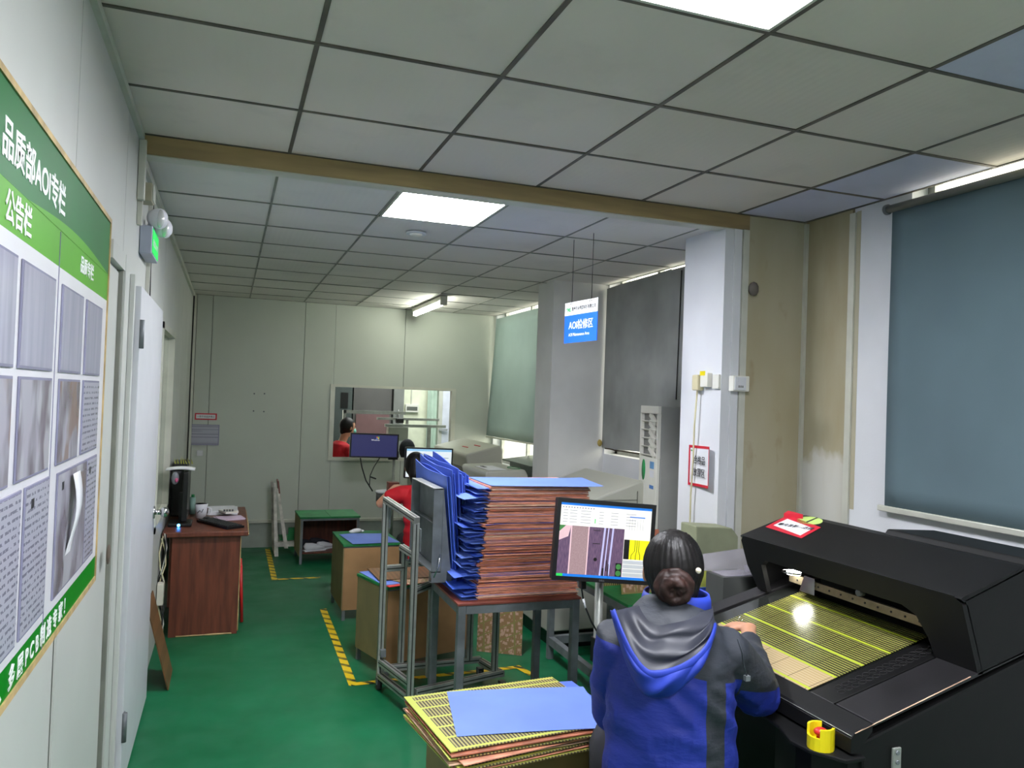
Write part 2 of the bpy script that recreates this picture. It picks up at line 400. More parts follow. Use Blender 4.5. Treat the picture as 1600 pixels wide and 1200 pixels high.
# left wall made of separate panels, with a glazed opening
wl = sgroup('wall_left')
ys = [YF, -.7, .3, 1.3, 2.309, 3.30, 4.28, 5.24, 6.25, 7.22, 8.2, 8.92, YB]
for a, b in zip(ys, ys[1:]):
    if abs(a-5.24) < .01:
        part('wall_panel', MB().box((XL-.06, a+.003, 0), (XL, b-.003, .85)), m_wall, wl); part('wall_panel', MB().box((XL-.06, a+.003, 2.08), (XL, b-.003, 2.9)), m_wall, wl)
    else: part('wall_panel', MB().box((XL-.06, a+.003, 0), (XL, b-.003, 2.9)), m_wall, wl)
part('backing', MB().box((XL-.07, YF, 0), (XL-.061, 5.2, 2.9)).box((XL-.07, 6.3, 0), (XL-.061, YB+.07, 2.9)), m_trimdark, wl)  # unseen sheets added to stop sky showing through the panel gaps
part('ceiling_angle', MB().box((XL, YF, ZN-.03), (XL+.02, YM, ZN-.002)), m_trim, wl)
part('ceiling_angle', MB().box((XL, YM+.08, ZF-.04), (XL+.02, YB, ZF-.002)), m_trim, wl)
wn = sgroup('window_1', 'glazed opening in the left wall beyond the door')
for a, b in (((5.20, .82), (6.29, .86)), ((5.20, 2.07), (6.29, 2.11)), ((5.20, .82), (5.245, 2.11)), ((6.245, .82), (6.29, 2.11))):
    part('window_frame', MB().box((XL-.06, a[0], a[1]), (XL+.012, b[0], b[1])), m_trim, wn)
g = NG('thin window glass'); g.b.inputs['Transmission Weight'].default_value = 1; g.b.inputs['Base Color'].default_value = (.92, .97, .94, 1); g.set(.02); g.b.inputs['IOR'].default_value = 1.1; m_glass = g.m
part('pane', MB().box((XL-.035, 5.24, .86), (XL-.030, 6.25, 2.07)), m_glass, wn)
bk = sgroup('wall_corridor')
part('corridor_panel', MB().box((-1.2, 4.6, 0), (-1.15, 7.6, 2.9)), m_wallback, bk)
part('corridor_end', MB().box((-1.2, 7.6, 0), (-.46, 7.65, 2.9)), m_wallback, bk)
part('corridor_end', MB().box((-1.2, 4.55, 0), (-.46, 4.6, 2.9)), m_wallback, bk); part('corridor_roof', MB().box((-1.2, 4.55, 2.9), (-.46, 7.65, 2.95)), m_wallback, bk)
cl = bpy.data.lights.new('corridor_lamp', 'AREA'); cl.energy = 9; cl.size = .5; cl.color = (1, 1, .9)
lo = bpy.data.objects.new('corridor_lamp', cl); lo.location = (-.8, 6.2, 2.85); COL.objects.link(lo)
t = thing('poster', 'green poster with a gold character seen through the glazed left opening', 'poster', (-.8, 7.59, 1.5))
part('sheet', MB().box((-1.1, 7.585, 1.20), (-.5, 7.598, 1.75)), m_greenpad, t); text('布', .2, M('gold print', (206, 176, 60)), (-.9, 7.583, 1.50), R_FRONT, t)

# back wall with internal window
wb = sgroup('wall_back')
wx0, wx1, wz0, wz1 = 1.10, 2.50, .985, 1.78
for a, b in ((XL, -.358), (-.358, -.2), (-.2, .765), (.765, wx0)):
    part('wall_panel', MB().box((a+.0025, YB, 0), (b-.0025, YB+.06, ZF+.1)), m_wallback, wb)
part('wall_panel', MB().box((wx0, YB, 0), (1.893, YB+.06, wz0)), m_wallback, wb); part('wall_panel', MB().box((1.898, YB, 0), (wx1, YB+.06, wz0)), m_wallback, wb)
part('wall_panel', MB().box((wx0, YB, wz1), (1.893, YB+.06, ZF+.1)), m_wallback, wb); part('wall_panel', MB().box((1.898, YB, wz1), (wx1, YB+.06, ZF+.1)), m_wallback, wb)
part('wall_panel', MB().box((wx1, YB, 0), (XF+.1, YB+.06, ZF+.1)), m_wallback, wb)
wn = sgroup('window_2', 'internal window in the back wall')
for a, b in (((wx0-.03, wz0-.035), (wx1+.03, wz0)), ((wx0-.03, wz1), (wx1+.03, wz1+.03)), ((wx0-.03, wz0), (wx0+.02, wz1)), ((wx1-.02, wz0), (wx1+.03, wz1))):
    part('window_frame', MB().box((a[0], YB-.014, a[1]), (b[0], YB+.07, b[1])), m_trim, wn)
part('pane', MB().box((wx0, YB+.03, wz0), (wx1, YB+.035, wz1)), m_glass, wn)
part('backing', MB().box((-.9, YB+.061, 0), (1.06, YB+.07, 2.9)).box((1.06, YB+.061, 1.82), (3.2, YB+.07, 2.9)).box((1.06, YB+.061, 0), (3.2, YB+.07, .94)), m_trimdark, wb)  # unseen sheet added behind the panels to block sky light at their gaps
sk = sgroup('baseboard_back')
part('skirting', MB().box((XL+.02, YB-.012, 0), (2.2, YB-.001, .26)), M('grey skirting', (150, 156, 148), .5), sk)
part('conduit', MB().box((XL+.02, YB-.03, .265), (2.2, YB-.001, .30), bev=.004), m_trim, sk)
struct('trim_1', MB().box((XL+.001, YB-.045, 0), (XL+.04, YB-.002, ZF-.01)), m_trim)
t2_ = sgroup('trim_2', 'dark cable strip in the back left corner')
part('cable', MB().tube([(XL+.02, 8.72, ZF-.05), (XL+.018, 8.70, 1.9), (XL+.02, 8.72, 1.3), (XL+.02, 8.7, .6)], .007, 6), m_cable, t2_)

# far room right wall with columns and window openings
wr = sgroup('wall_right')
def wr_box(lo, hi, m_=m_white, n='wall_section'): part(n, MB().box(lo, hi), m_, wr)
wr_box((XF, 6.35, 0), (XF+.2, 7.2, ZF+.1)); wr_box((XF, 7.2, 0), (XF+.2, 8.95, .95)); wr_box((XF, 8.95, 0), (XF+.2, 9.06, ZF+.1))
wr_box((XF, 4.06, 0), (XF+.2, 6.35, 1.28)); wr_box((XF, 4.06, 1.28), (XF+.2, 4.7, ZF+.1)); wr_box((XF, 5.98, 1.28), (XF+.2, 6.36, ZF+.1))
wr_box((2.5, 6.0, 0), (XF, 6.35, ZF+.02), m_grey_col, 'column')
wr_box((2.545, YM+.03, 0), (XF+.2, 4.08, ZF+.06), m_white, 'column')
# window frames and panes behind the blinds
def side_window(name, x, y0, y1, z0, z1, lab):
    s_ = sgroup(name, lab); 
    for a in (y0, (y0+y1)/2-.02, y1-.04): part('window_frame', MB().box((x+.10, a, z0), (x+.14, a+.04, z1)), m_alu, s_)
    part('window_frame', MB().box((x+.10, y0, z0), (x+.14, y1, z0+.04)), m_alu, s_)
    part('pane', MB().box((x+.118, y0, z0), (x+.122, y1, z1)), m_glass, s_)
side_window('window_3', XF, 7.2, 8.95, .95, ZF+.1, 'far right window behind the pale green blind')
side_window('window_4', XF, 4.7, 5.98, 1.28, ZF+.1, 'middle right window behind the grey board')
# near right wall
wr2 = sgroup('wall_right_near')
part('wall_section', MB().box((2.69, YM, 0), (XR, YM+.03, 2.9)), m_tancol, wr2)
part('wall_section', MB().box((XR, 3.315, 0), (XR+.2, YM+.03, 2.9)), m_tanw, wr2)
part('corner_bead', MB().box((XR-.02, YM-.022, 0), (XR-.002, YM-.001, ZN-.01)), m_trim, wr2)
part('wall_section', MB().box((XR, 2.93, 0), (XR+.2, 3.30, 2.9)), m_white, wr2)
part('wall_section', MB().box((XR, 1.2, 0), (XR+.2, 2.93, 1.30)), m_white, wr2)
part('wall_section', MB().box((XR, YF, 0), (XR+.2, 1.2, 2.9)), m_white, wr2)
part('seam_trim', MB().box((XR-.012, 3.285, 0), (XR+.01, 3.325, ZN-.02)), m_trim, wr2)
part('stain_edge', MB().box((XR-.0015, 3.255, 1.2), (XR, 3.285, 2.77)), m_tancol, wr2)
side_window('window_5', XR, 1.2, 2.93, 1.30, 2.9, 'near right window behind the grey blue roller blind')
struct('wall_front', MB().box((-.5, YF-.1, 0), (3.3, YF, 2.9)), m_wall)
jb = sgroup('trim_3', 'aluminium jamb at the right end of the beam')
part('jamb', MB().box((2.60, YM-.005, 0), (2.648, YM+.03, ZF-.01)), m_white, jb); part('jamb_strip', MB().box((2.652, YM-.014, 0), (2.69, YM+.03, ZF-.01)), m_trim, jb)
part('jamb', MB().box((2.545, YM+.005, 0), (2.60, YM+.03, ZF-.01)), m_white, jb)
# plaster rock-like patch on tan wall
single('putty_lump', 'dark grey lump of putty high on the tan wall end', 'lump', MB().ball((2.722, YM-.02, 2.374), (.034, .022, .040), 7, 5), M('grey putty', (104, 98, 92), .9, bump=.4), (2.722, YM, 2.374))

# blinds
t = thing('roller_blind', 'large grey blue roller blind hanging on the near right wall', 'blind', (3.05, 2.1, 1.24))
def blf(y0, y1, z0, z1, x, amp):
    return lambda u, v: (x+amp*math.sin(u*9)+amp*math.sin(v*5+u*3), y0+(y1-y0)*u, z0+(z1-z0)*v)
part('fabric', MB().sheet(24, 16, blf(1.12, 3.015, 1.255, 2.72, 3.052, .002), (.002, 0, 0), True), m_blind, t, smooth=True)
part('roller', MB().cyl((3.045, 1.08, 2.722), (3.045, 3.03, 2.722), .019), m_trimdark, t)
part('bracket', MB().cyl((3.045, 3.03, 2.722), (3.045, 3.045, 2.722), .026), m_steel, t)
part('bottom_rail', MB().box((3.040, 1.10, 1.228), (3.064, 3.05, 1.256), bev=.004), m_trim, t)
t = thing('roller_blind', 'pale green roller blind on the farthest right window', 'blind', (2.98, 8.1, 1.26))
part('fabric', MB().sheet(16, 12, lambda u, v: (2.975-.05*(1-v)**2*u+.004*math.sin(v*7+u*8), 7.15+1.77*u+.10*(1-v)*u, 1.265+1.40*v), (.003, 0, 0), True), m_blindfar, t, smooth=True)
part('bottom_rail', MB().tube([(2.975, 7.15, 1.26), (2.925, 9.0-.02, 1.25)], .009, 8), m_trim, t)
t = thing('window_board', 'dirty grey board covering the window behind the air conditioner', 'board', (2.975, 5.3, 1.33))
part('panel', MB().sheet(10, 8, lambda u, v: (2.972+.006*math.sin(u*7), 4.95+1.03*u, 1.33+.02*(1-u)+1.345*v), (.01, 0, 0)), m_blinddark, t)
part('panel', MB().box((2.962, 4.62, 1.33), (2.972, 4.94, 2.685)), m_blinddark, t)
part('torn_edge', MB().tube([(2.966, 4.7+.1*i, 1.325+.006*random.random()) for i in range(13)], .006, 5), M('torn dark edge', (60, 50, 36), .9), t)
part('foam_tuft', MB().ball((2.95, 6.0-.03, 1.37), (.02, .03, .03), 6, 5), M('yellow foam', (170, 150, 80), .9), t)

# door 1: old leaf behind the notice board; door 2: white leaf with knob
d = sgroup('door_1', 'closed white door partly behind the notice board')
part('leaf', MB().box((XL+.002, 2.30, 0.01), (XL+.008, 3.14, 2.12)), m_wall, d)
part('casing', MB().box((XL+.001, 3.14, 0), (XL+.022, 3.165, 2.18)), m_trimdark, d)
part('casing', MB().box((XL+.001, 3.165, 0), (XL+.028, 3.235, 2.19)), m_wall, d)
part('casing', MB().box((XL+.001, 2.845, 2.13), (XL+.026, 3.235, 2.19)), m_wall, d)
part('lock_hole', MB().ball((XL+.03, 3.02, 1.13), (.006, .028, .035), 9, 6), M('rusty scratches', (96, 84, 74), .9, bump=.6), d)
d = sgroup('door_2', 'white door leaf on the left wall with a chrome knob')
part('leaf', MB().box((XL+.001, 3.60, .015), (XL+.040, 4.72, 2.13), bev=.003), M('white door paint', (206, 207, 212), .35, var=.03), d)
part('casing', MB().box((XL+.001, 3.545, 0), (XL+.018, 3.59, 2.17)), m_wall, d)
part('weather_strip', MB().box((XL+.001, 3.59, 0), (XL+.010, 3.60, 2.14)), m_trimdark, d)
for z in (1.93, .30): 
    h = part('hinge', MB().cyl((XL+.046, 3.605, z-.06), (XL+.046, 3.605, z+.06), .010).box((XL+.041, 3.605, z-.055), (XL+.044, 3.64, z+.055)), m_steel, d)
k = part('knob', MB().cyl((XL+.04, 4.64, 1.035), (XL+.048, 4.64, 1.035), .034).cyl((XL+.048, 4.64, 1.035), (XL+.075, 4.64, 1.035), .013).ball((XL+.095, 4.64, 1.035), (.024, .028, .028)), m_chrome, d)

# floor tape
def tape(p, q, wd, label):
    p, q = Vector(p), Vector(q); d = (q-p).normalized(); n = Vector((-d.y, d.x, 0))*wd/2
    single('hazard_tape', label, 'floor tape', MB().prism([p-n, q-n, q+n, p+n], (0, 0, .0012)), m_haz, p, 'yellow and black floor tape')
tape((.455, 8.90, .0005), (.452, 7.41, .0005), .05, 'hazard tape running toward the back wall beside the white rack board')
tape((.47, 7.435, .0018), (.86, 7.44, .0018), .04, 'short hazard tape in front of the farthest green topped stool')
tape((.766, 6.36, .0005), (.752, 4.66, .0005), .05, 'longest hazard tape on the floor left of the cardboard stools')
tape((.74, 4.675, .0018), (1.82, 4.72, .0018), .045, 'hazard tape crossing under the aluminium cart')
tape((1.80, 4.74, .003), (1.84, 4.56, .003), .045, 'short hazard tape stub under the steel work table')

# ================================================================== LEFT WALL THINGS
# notice board
X0 = XL+.002; X1 = -.384
t = thing('notice_board', 'green and white notice board with plastic pockets on the left wall', 'notice board', (XL, 1.5, 1.09))
BY0, BY1 = .55, 2.83
part('backing', MB().box((X0, BY0, 1.09), (X1-.003, BY1, 2.245)), m_tan, t)
part('white_print', MB().box((X1-.003, BY0, 1.165), (X1, BY1-.005, 1.985)), m_bwhite, t)
part('header_band', MB().box((X1-.003, BY0, 2.070), (X1+.0003, BY1-.005, 2.236)), m_green_dk, t)
part('title_band', MB().box((X1-.003, BY0, 1.985), (X1, BY1-.005, 2.070)), m_green_lt, t)
part('footer_band', MB().box((X1-.003, BY0, 1.10), (X1, BY1-.005, 1.165)), m_green_bt, t)
part('wave', MB().sheet(14, 1, lambda u, v: (X1+.0006, 1.75+(BY1-.006-1.75)*u, 2.069+v*(-.0+.030*math.sin(PI*u)*.9)), (.0004, 0, 0)), m_green_lt, t)
for a, b in (((BY0, 1.085), (BY1, 1.10)), ((BY0, 2.236), (BY1+.005, 2.25)), ((BY1-.005, 1.085), (BY1+.005, 2.25))):
    part('edging', MB().box((X0, a[0], a[1]), (X1+.004, b[0], b[1])), m_tan, t)
part('joint', MB().box((X1, 2.069, 1.10), (X1+.0015, 2.072, 2.066)), m_pocketrim, t)
def pocket(y0, y1, z0, z1, m_):
    p = part('pocket', MB().box((X1, y0, z0), (X1+.004, y1, z1), bev=.0015), m_pocketrim, t)
    part('paper', MB().box((X1+.0041, y0+.006, z0+.006), (X1+.005, y1-.006, z1-.006)), m_, p)
for y0, y1, a in ((1.03, 1.335, 0), (1.38, 1.69, 0), (1.727, 2.03, 0), (2.11, 2.392, 0), (2.447, 2.72, 0)):
    pocket(y0, y1, 1.74, 1.95, m_pocket)
for k, (y0, y1) in enumerate(((1.03, 1.335), (1.38, 1.69), (1.74, 2.035), (2.12, 2.392), (2.447, 2.72))):
    pocket(y0, y1, 1.517, 1.725, (m_form, m_photo, m_form, m_photo, m_text)[k])
for y0, y1 in ((1.03, 1.40), (1.42, 1.80), (1.83, 2.055)): pocket(y0, y1, 1.188, 1.50, m_text)
pocket(2.15, 2.56, 1.19, 1.497, m_form); pocket(2.565, 2.74, 1.19, 1.497, m_text)
for (y, z) in ((1.88, 1.45), (2.20, 1.45), (2.60, 1.45)): part('print_mark', MB().box((X1+.005, y, z), (X1+.0056, y+.025, z+.02)), m_ink, t)
part('photo_print', MB().box((X1+.0052, 2.39, 1.24), (X1+.006, 2.55, 1.47)), m_photo, t)
part('paper_strip', MB().sheet(12, 2, lambda u, v: (X1+.012+.012*math.sin(u*5), 2.30+.10*v*(.5+.5*abs(math.cos(u*2.6)))-.03*u, 1.48-.27*u), (.0006, 0, 0), True), m_paper, t, smooth=True)
text('品质部AOI专栏', .078, m_letter, (X1+.001, 1.555, 2.112), R_LEFT, t, bold=.0016, sx=1.05)
text('公告栏', .066, m_letter, (X1+.001, 1.595, 2.003), R_LEFT, t, bold=.0014, sx=1.0)
text('品质专栏', .048, m_letter, (X1+.001, 2.335, 2.015), R_LEFT, t, bold=.001, sx=1.1)
text('高 精 密 度 双 面 、 多 层 P C B 制 造 专 家 ！', .05, m_letter, (X1+.001, 1.30, 1.113), R_LEFT, t, bold=.001, sx=1.06)

# emergency light and exit sign
t = thing('emergency_exit_sign', 'lit green exit sign box with two round emergency lamps on the left wall', 'exit sign', (XL, 3.95, 2.3))
part('box', MB().box((XL+.001, 3.80, 2.30), (XL+.052, 4.10, 2.425), bev=.004), M('blue grey sign box', (164, 170, 186), .4), t)
part('lit_face', MB().box((XL+.052, 3.815, 2.31), (XL+.0545, 4.085, 2.415)), EM('exit green glow', (10, 200, 80), 1.6), t)
text('安全出口', .034, m_letter, (XL+.055, 3.83, 2.345), R_LEFT, t, bold=.0006); text('EXIT', .034, m_letter, (XL+.055, 3.98, 2.345), R_LEFT, t, bold=.0006)
for y, z, xo in ((3.86, 2.475, .04), (4.0, 2.46, .05)):
    l = part('lamp_head', MB().tube([(XL+.03, y+.04, z), (XL+xo+.012, y+.01, z-.004), (XL+xo+.035, y-.015, z-.008)], [.012, .040, .046], 16), m_white, t)
    part('lens', MB().ball((XL+xo+.037, y-.017, z-.008), (.022, .014, .042), 14, 8, (0, 0, -.8)), M('clear lamp lens', (226, 226, 226), .1, .3), l)
    part('lamp_arm', MB().cyl((XL+.03, y+.03, 2.42), (XL+.032, y+.03, z-.01), .008), m_white, t)
struct('trim_4', MB().box((XL+.001, YM-.035, 2.50), (XL+.03, YM-.004, ZN-.03), bev=.003).box((XL+.001, YM+.0, 2.40), (XL+.02, YM+.03, 2.69)), m_trim)
t = thing('junction_box', 'beige socket box on the left wall above the exit sign', 'socket box', (XL, 3.80, 2.53))
part('box', MB().box((XL+.001, 3.74, 2.52), (XL+.05, 3.84, 2.60), bev=.004), M('aged beige plastic', (176, 170, 146), .5), t)
part('cover', MB().box((XL+.05, 3.745, 2.525), (XL+.056, 3.835, 2.595), bev=.002), m_trim, t)
t = thing('wall_cables', 'dark cables running down the left wall below the exit sign', 'cable', (XL, 4.15, 2.1))
part('duct', MB().box((XL+.001, 4.13, 2.135), (XL+.018, 4.155, 2.69)), m_trim, t)
part('cable', MB().tube([(XL+.012, 4.19, 2.6), (XL+.014, 4.20, 2.45), (XL+.012, 4.185, 2.3), (XL+.014, 4.19, 2.14)], .007, 6), m_cable, t)

# desk and what stands on it
t = thing('desk', 'red brown laminate office desk with worn edges by the left wall', 'desk', (-.1, 6.4, 0))
part('desk_top', MB().box((-.40+.01, 5.80, .69), (.165, 7.0, .725), bev=.006), m_wood, t)
part('end_panel', MB().box((-.33, 5.845, .0), (.115, 5.875, .69), bev=.003), m_wood, t)
part('end_panel', MB().box((-.33, 6.93, .0), (.115, 6.96, .69)), m_wood, t)
part('modesty_panel', MB().box((-.345, 5.88, .2), (-.325, 6.93, .69)), m_wood, t)
part('drawer', MB().box((-.30, 6.53, .35), (.11, 6.92, .68)), m_wood, t)
part('worn_edge', MB().tube([(.118, 5.85, .02+.055*i) for i in range(13)], [.003+.003*random.random() for i in range(13)], 5), m_tan, t)
part('worn_edge', MB().tube([(-.28+.06*i, 5.845, .006) for i in range(7)], [.004+.004*random.random() for i in range(7)], 5), m_tan, t)
part('worn_edge', MB().tube([(.166, 5.81, .70), (.17, 6.2, .712), (.166, 6.95, .71)], .004, 5), m_tan, t)
t = thing('desk_monitor', 'black monitor seen edge on at the left of the desk', 'monitor', (-.30, 6.2, .726))
part('base', MB().box((-.37, 6.02, .726), (-.215, 6.22, .75), bev=.006), m_black, t)
part('neck', MB().box((-.31, 6.16, .75), (-.285, 6.20, .95)), m_black, t)
part('panel', MB().box((-.285, 6.02, .765), (-.250, 6.46, 1.115), bev=.006), m_black, t)
part('power_light', MB().cyl((-.30, 6.018, .738), (-.30, 6.0195, .738), .010), EM('blue led', (60, 150, 255), 9), t)
t = thing('keyboard', 'black computer keyboard lying askew on the desk', 'keyboard', (-.03, 6.08, .726))
Rk = Euler((0, 0, -1.05)).to_matrix()
def kk(mb, c, d, z): 
    p = Rk @ Vector(c); return mb.cb((p.x-.025, p.y+6.08, z), d, Rk)
part('case', kk(MB(), (0, 0, 0), (.42, .135, .016), .735), m_black, t)
kb = MB()
for i in range(15):
    for j in range(5): kk(kb, (-.19+.027*i, -.048+.024*j, 0), (.021, .018, .006), .746)
part('keys', kb, M('keycap', (44, 45, 48), .5), t, kind='stuff')
t = thing('mug', 'white mug with dark flower print on the desk', 'mug', (-.165, 6.42, .726))
part('cup', MB().tube([(-.165, 6.42, .727), (-.165, 6.42, .78), (-.165, 6.42, .835), (-.165, 6.42, .835), (-.165, 6.42, .74)], [.036, .042, .046, .042, .036], 20), m_white, t)
part('handle', MB().tube([(-.125+.032*math.sin(a), 6.40, .783+.028*math.cos(a)) for a in [k*PI/8 for k in range(9)]], .006, 8), m_white, t)
part('print', MB().tube([(-.19, 6.375, .77), (-.175, 6.373, .79), (-.16, 6.374, .775), (-.15, 6.376, .80)], .003, 5), m_ink, t)
single('document_stack', 'stack of white documents at the back of the desk', 'documents', MB().box((-.12, 6.55, .726), (.10, 6.86, .752)).box((-.10, 6.57, .7525), (.09, 6.84, .758), (0, 0, .1)), m_paper, (0, 6.7, .726))
single('open_file', 'open paper file with pink cover lying on the desk', 'paper file', MB().box((-.06, 6.27, .7265), (.13, 6.46, .732), (0, 0, .25)).box((-.05, 6.28, .7325), (.14, 6.45, .736), (0, 0, .2)), M('pinkish paper', (206, 186, 204), .7), (0, 6.3, .7265))
t = thing('calculator', 'pale desk calculator lying on the papers', 'calculator', (.04, 6.5, .737))
part('case', MB().cb((.03, 6.47, .7665), (.10, .14, .014), (0, 0, .4)), m_ac, t)
kb = MB()
for i in range(4):
    for j in range(4): kb.cb((.03-.03+.02*i, 6.47-.045+.022*j, .775), (.013, .013, .004))
part('keys', kb, M('grey key', (90, 90, 96), .5), t, kind='stuff')
single('computer_mouse', 'black computer mouse beside the keyboard on the desk', 'mouse', MB().ball((-.12, 6.28, .742), (.03, .05, .016)), m_black, (-.12, 6.28, .726))
single('paper_bundle', 'white papers slung over the top of the desk monitor', 'papers', MB().sheet(8, 2, lambda u, v: (-.40+.19*u, 6.03+.14*v, 1.12+.012*math.sin(u*3)), (0, 0, .012), True), m_paper, (-.33, 6.1, 1.08), smooth=True)
t = thing('plastic_bag', 'clear plastic bag with pink contents hanging behind the desk monitor', 'bag', (-.33, 6.0, 1.0))
part('bag', MB().ball((-.335, 6.012, 1.072), (.026, .016, .045), 10, 8), M('clear plastic film', (120, 122, 130), .3, var=.3), t); part('content', MB().ball((-.325, 5.998, 1.06), (.012, .01, .016), 8, 6), M('pink thing', (196, 90, 130), .5), t)
t = thing('desk_printer', 'dark desk equipment behind the monitor topped with yellow leaves', 'printer', (-.36, 6.6, .726))
part('body', MB().box((-.385, 6.5, .727), (-.30, 6.9, 1.08), bev=.01), M('dark grey plastic', (58, 60, 60), .5), t)
part('lid', MB().box((-.385, 6.48, 1.085), (-.28, 6.88, 1.13), bev=.006), m_black, t)
lf = MB()
for i in range(7): lf.prism([(-.35+.02*i-.02, 6.5, 1.13), (-.34+.02*i-.02, 6.5, 1.13), (-.35+.018*i-.02+random.uniform(-.01, .01), 6.5, 1.17+.02*random.random())], (0, .004, 0))
part('leaves', lf, M('yellow green leaf', (170, 172, 60), .6), t)
t = thing('bottle', 'clear bottle with coloured label behind the desk monitor', 'bottle', (-.30, 6.55, .726))
part('body', MB().cyl((-.235, 6.62, .727), (-.235, 6.62, .86), .022), M('bottle plastic', (120, 150, 140), .2), t); part('cap', MB().cyl((-.235, 6.62, .86), (-.235, 6.62, .88), .012), m_greenpad, t)
t = thing('power_strip', 'cream power strip with tangled cables behind the desk leg', 'power strip', (-.36, 5.7, .3))
part('strip', MB().box((-.395, 5.62, .28), (-.355, 5.70, .42), bev=.004), M('cream plastic', (206, 202, 186), .4), t)
for k in range(7):
    a = random.random()*6; 
    part('cable', MB().tube([(-.375+.022*math.sin(a+i*1.3), 5.72+.03*math.cos(a*2+i*1.1), .72-.1*i+.02*math.sin(a*3+i)) for i in range(8)], .0045, 6), (m_cable, m_cablew, m_trim)[k % 3], t)
single('leaning_board', 'brown striped panel leaning against the left wall beside the door', 'board', MB().prism([(-.385, 4.77, .50), (-.385, 5.12, .50), (-.262, 5.17, .003), (-.262, 4.83, .003)], (.006, 0, .001)), m_boardw, (-.32, 5.0, 0))
t = thing('red_stool', 'red plastic stool tucked behind the desk end', 'stool', (.06, 6.5, 0))
part('seat', MB().box((-.04, 6.1, .42), (.13, 6.38, .45), bev=.008), m_redplas, t)
for x, y in ((-.02, 6.12), (.14, 6.12), (-.02, 6.36), (.14, 6.36)): part('leg', MB().tube([(x-.01, y, .42), (x+.012, y, .004)], .012, 6), m_redplas, t)

# back wall: signs, hooks
t = thing('red_framed_label', 'small red framed label high on the back wall left', 'label', (-.23, YB, 1.41))
part('frame', MB().box((-.335, YB-.006, 1.375), (-.115, YB-.002, 1.445)), m_red, t); part('card', MB().box((-.322, YB-.008, 1.388), (-.13, YB-.006, 1.432)), m_paper, t)
text('一般不良品放置区', .022, m_ink, (-.312, YB-.0085, 1.402), R_FRONT, t)
t = thing('wall_document', 'white form sheet in a clear holder under the red label', 'document', (-.24, YB, 1.22))
part('holder', MB().box((-.395, YB-.010, 1.105), (-.085, YB-.002, 1.325)), m_pocketrim, t); part('sheet', MB().box((-.385, YB-.013, 1.118), (-.095, YB-.010, 1.320)), m_text, t)
for x, z in ((.255, 1.672), (.361, 1.676), (.255, 1.484), (.362, 1.48)):
    single('wall_screw', 'small %s %s screw of four protruding from the back wall' % ('upper' if z > 1.6 else 'lower', 'left' if x < .3 else 'right'), 'screw', MB().cyl((x, YB-.03, z), (x, YB-.001, z), .004, n=8).cyl((x, YB-.034, z), (x, YB-.03, z), .009, n=8), m_steel, (x, YB-.001, z), 'screws on the back wall')
single('light_switch', 'small white socket on the back wall near the corner above the desk', 'socket', MB().box((-.30, YB-.012, .99), (-.24, YB-.001, 1.05), bev=.002), m_white, (-.27, YB, 1.0))

# ================================================================== BEHIND THE BACK WINDOW
bw = sgroup('wall_beyond')
part('wall_section', MB().box((1.0, 11.6, 0), (2.42, 11.65, 2.9)), m_machdark, bw)
part('wall_section', MB().box((2.42, 11.6, 0), (4.4, 11.65, 2.9)), M('cream wall', (226, 228, 204), .6), bw)
part('wall_section', MB().box((4.4, 9.06, 0), (4.45, 11.65, 2.9)), m_white, bw); part('wall_section', MB().box((.6, 9.06, 0), (.65, 11.65, 2.9)), m_machdark, bw)
part('roof', MB().box((.6, 9.06, 2.9), (4.45, 11.65, 2.95)), m_white, bw)
part('wall_section', MB().box((3.1, 9.06, 0), (4.45, 9.1, 2.9)), m_white, bw)
al = bpy.data.lights.new('back_room_lamp', 'AREA'); al.energy = 32; al.size = 1.6; ao = bpy.data.objects.new('back_room_lamp', al); ao.location = (2.5, 10.2, 2.85); COL.objects.link(ao)
t = thing('dark_cabinet', 'dark grey cabinet wall with handle seen through the back window', 'cabinet', (1.7, 11.4, 0))
part('door', MB().box((1.05, 11.35, 0), (1.66, 11.55, 2.6)), M('dark green grey', (66, 74, 72), .5), t); part('door', MB().box((1.68, 11.35, 0), (2.23, 11.55, 2.6)), M('dark brown grey', (86, 84, 82), .5), t)
part('panel', MB().box((1.72, 11.33, .5), (2.2, 11.35, 1.42)), M('dusty rose board', (112, 82, 82), .6), t); part('edge_post', MB().box((2.25, 11.3, 0), (2.40, 11.55, 2.6)), M('grey post', (130, 132, 128), .4, .3), t)
part('handle', MB().tube([(2.32, 11.28, 1.3), (2.32, 11.25, 1.4), (2.32, 11.28, 1.5)], .012, 6), m_chrome, t); part('vent', MB().box((1.50, 11.34, 1.5), (1.60, 11.352, 1.72)), m_black, t)
t = thing('breaker_box', 'small white breaker box on the cream wall beyond the back window', 'breaker box', (2.6, 11.6, 1.5))
part('box', MB().box((2.48, 11.55, 1.46), (2.68, 11.598, 1.58), bev=.004), m_ac, t); part('window', MB().box((2.50, 11.545, 1.49), (2.66, 11.55, 1.545)), m_machdark, t); part('conduit', MB().box((2.565, 11.58, 1.58), (2.58, 11.598, 2.4)), m_trim, t)
single('curtain', 'pale green curtain strip beside the white door beyond the window', 'curtain', MB().grid(12, 2, lambda u, v: (2.80+.16*u, 11.50+.02*math.sin(u*20), .3+2.2*v)), M('pale green curtain', (176, 196, 180), .7), (2.85, 11.5, .3))
t = thing('far_door', 'white door with lever handle beyond the back window', 'door', (3.2, 11.5, 0))
part('leaf', MB().box((3.02, 11.45, 0), (3.62, 11.5, 2.2)), M('white door beyond', (214, 216, 228), .4), t); part('casing', MB().box((2.96, 11.44, 0), (3.02, 11.52, 2.25)), m_trim, t); part('handle', MB().box((2.97, 11.40, 1.2), (3.10, 11.43, 1.23)), m_chrome, t)
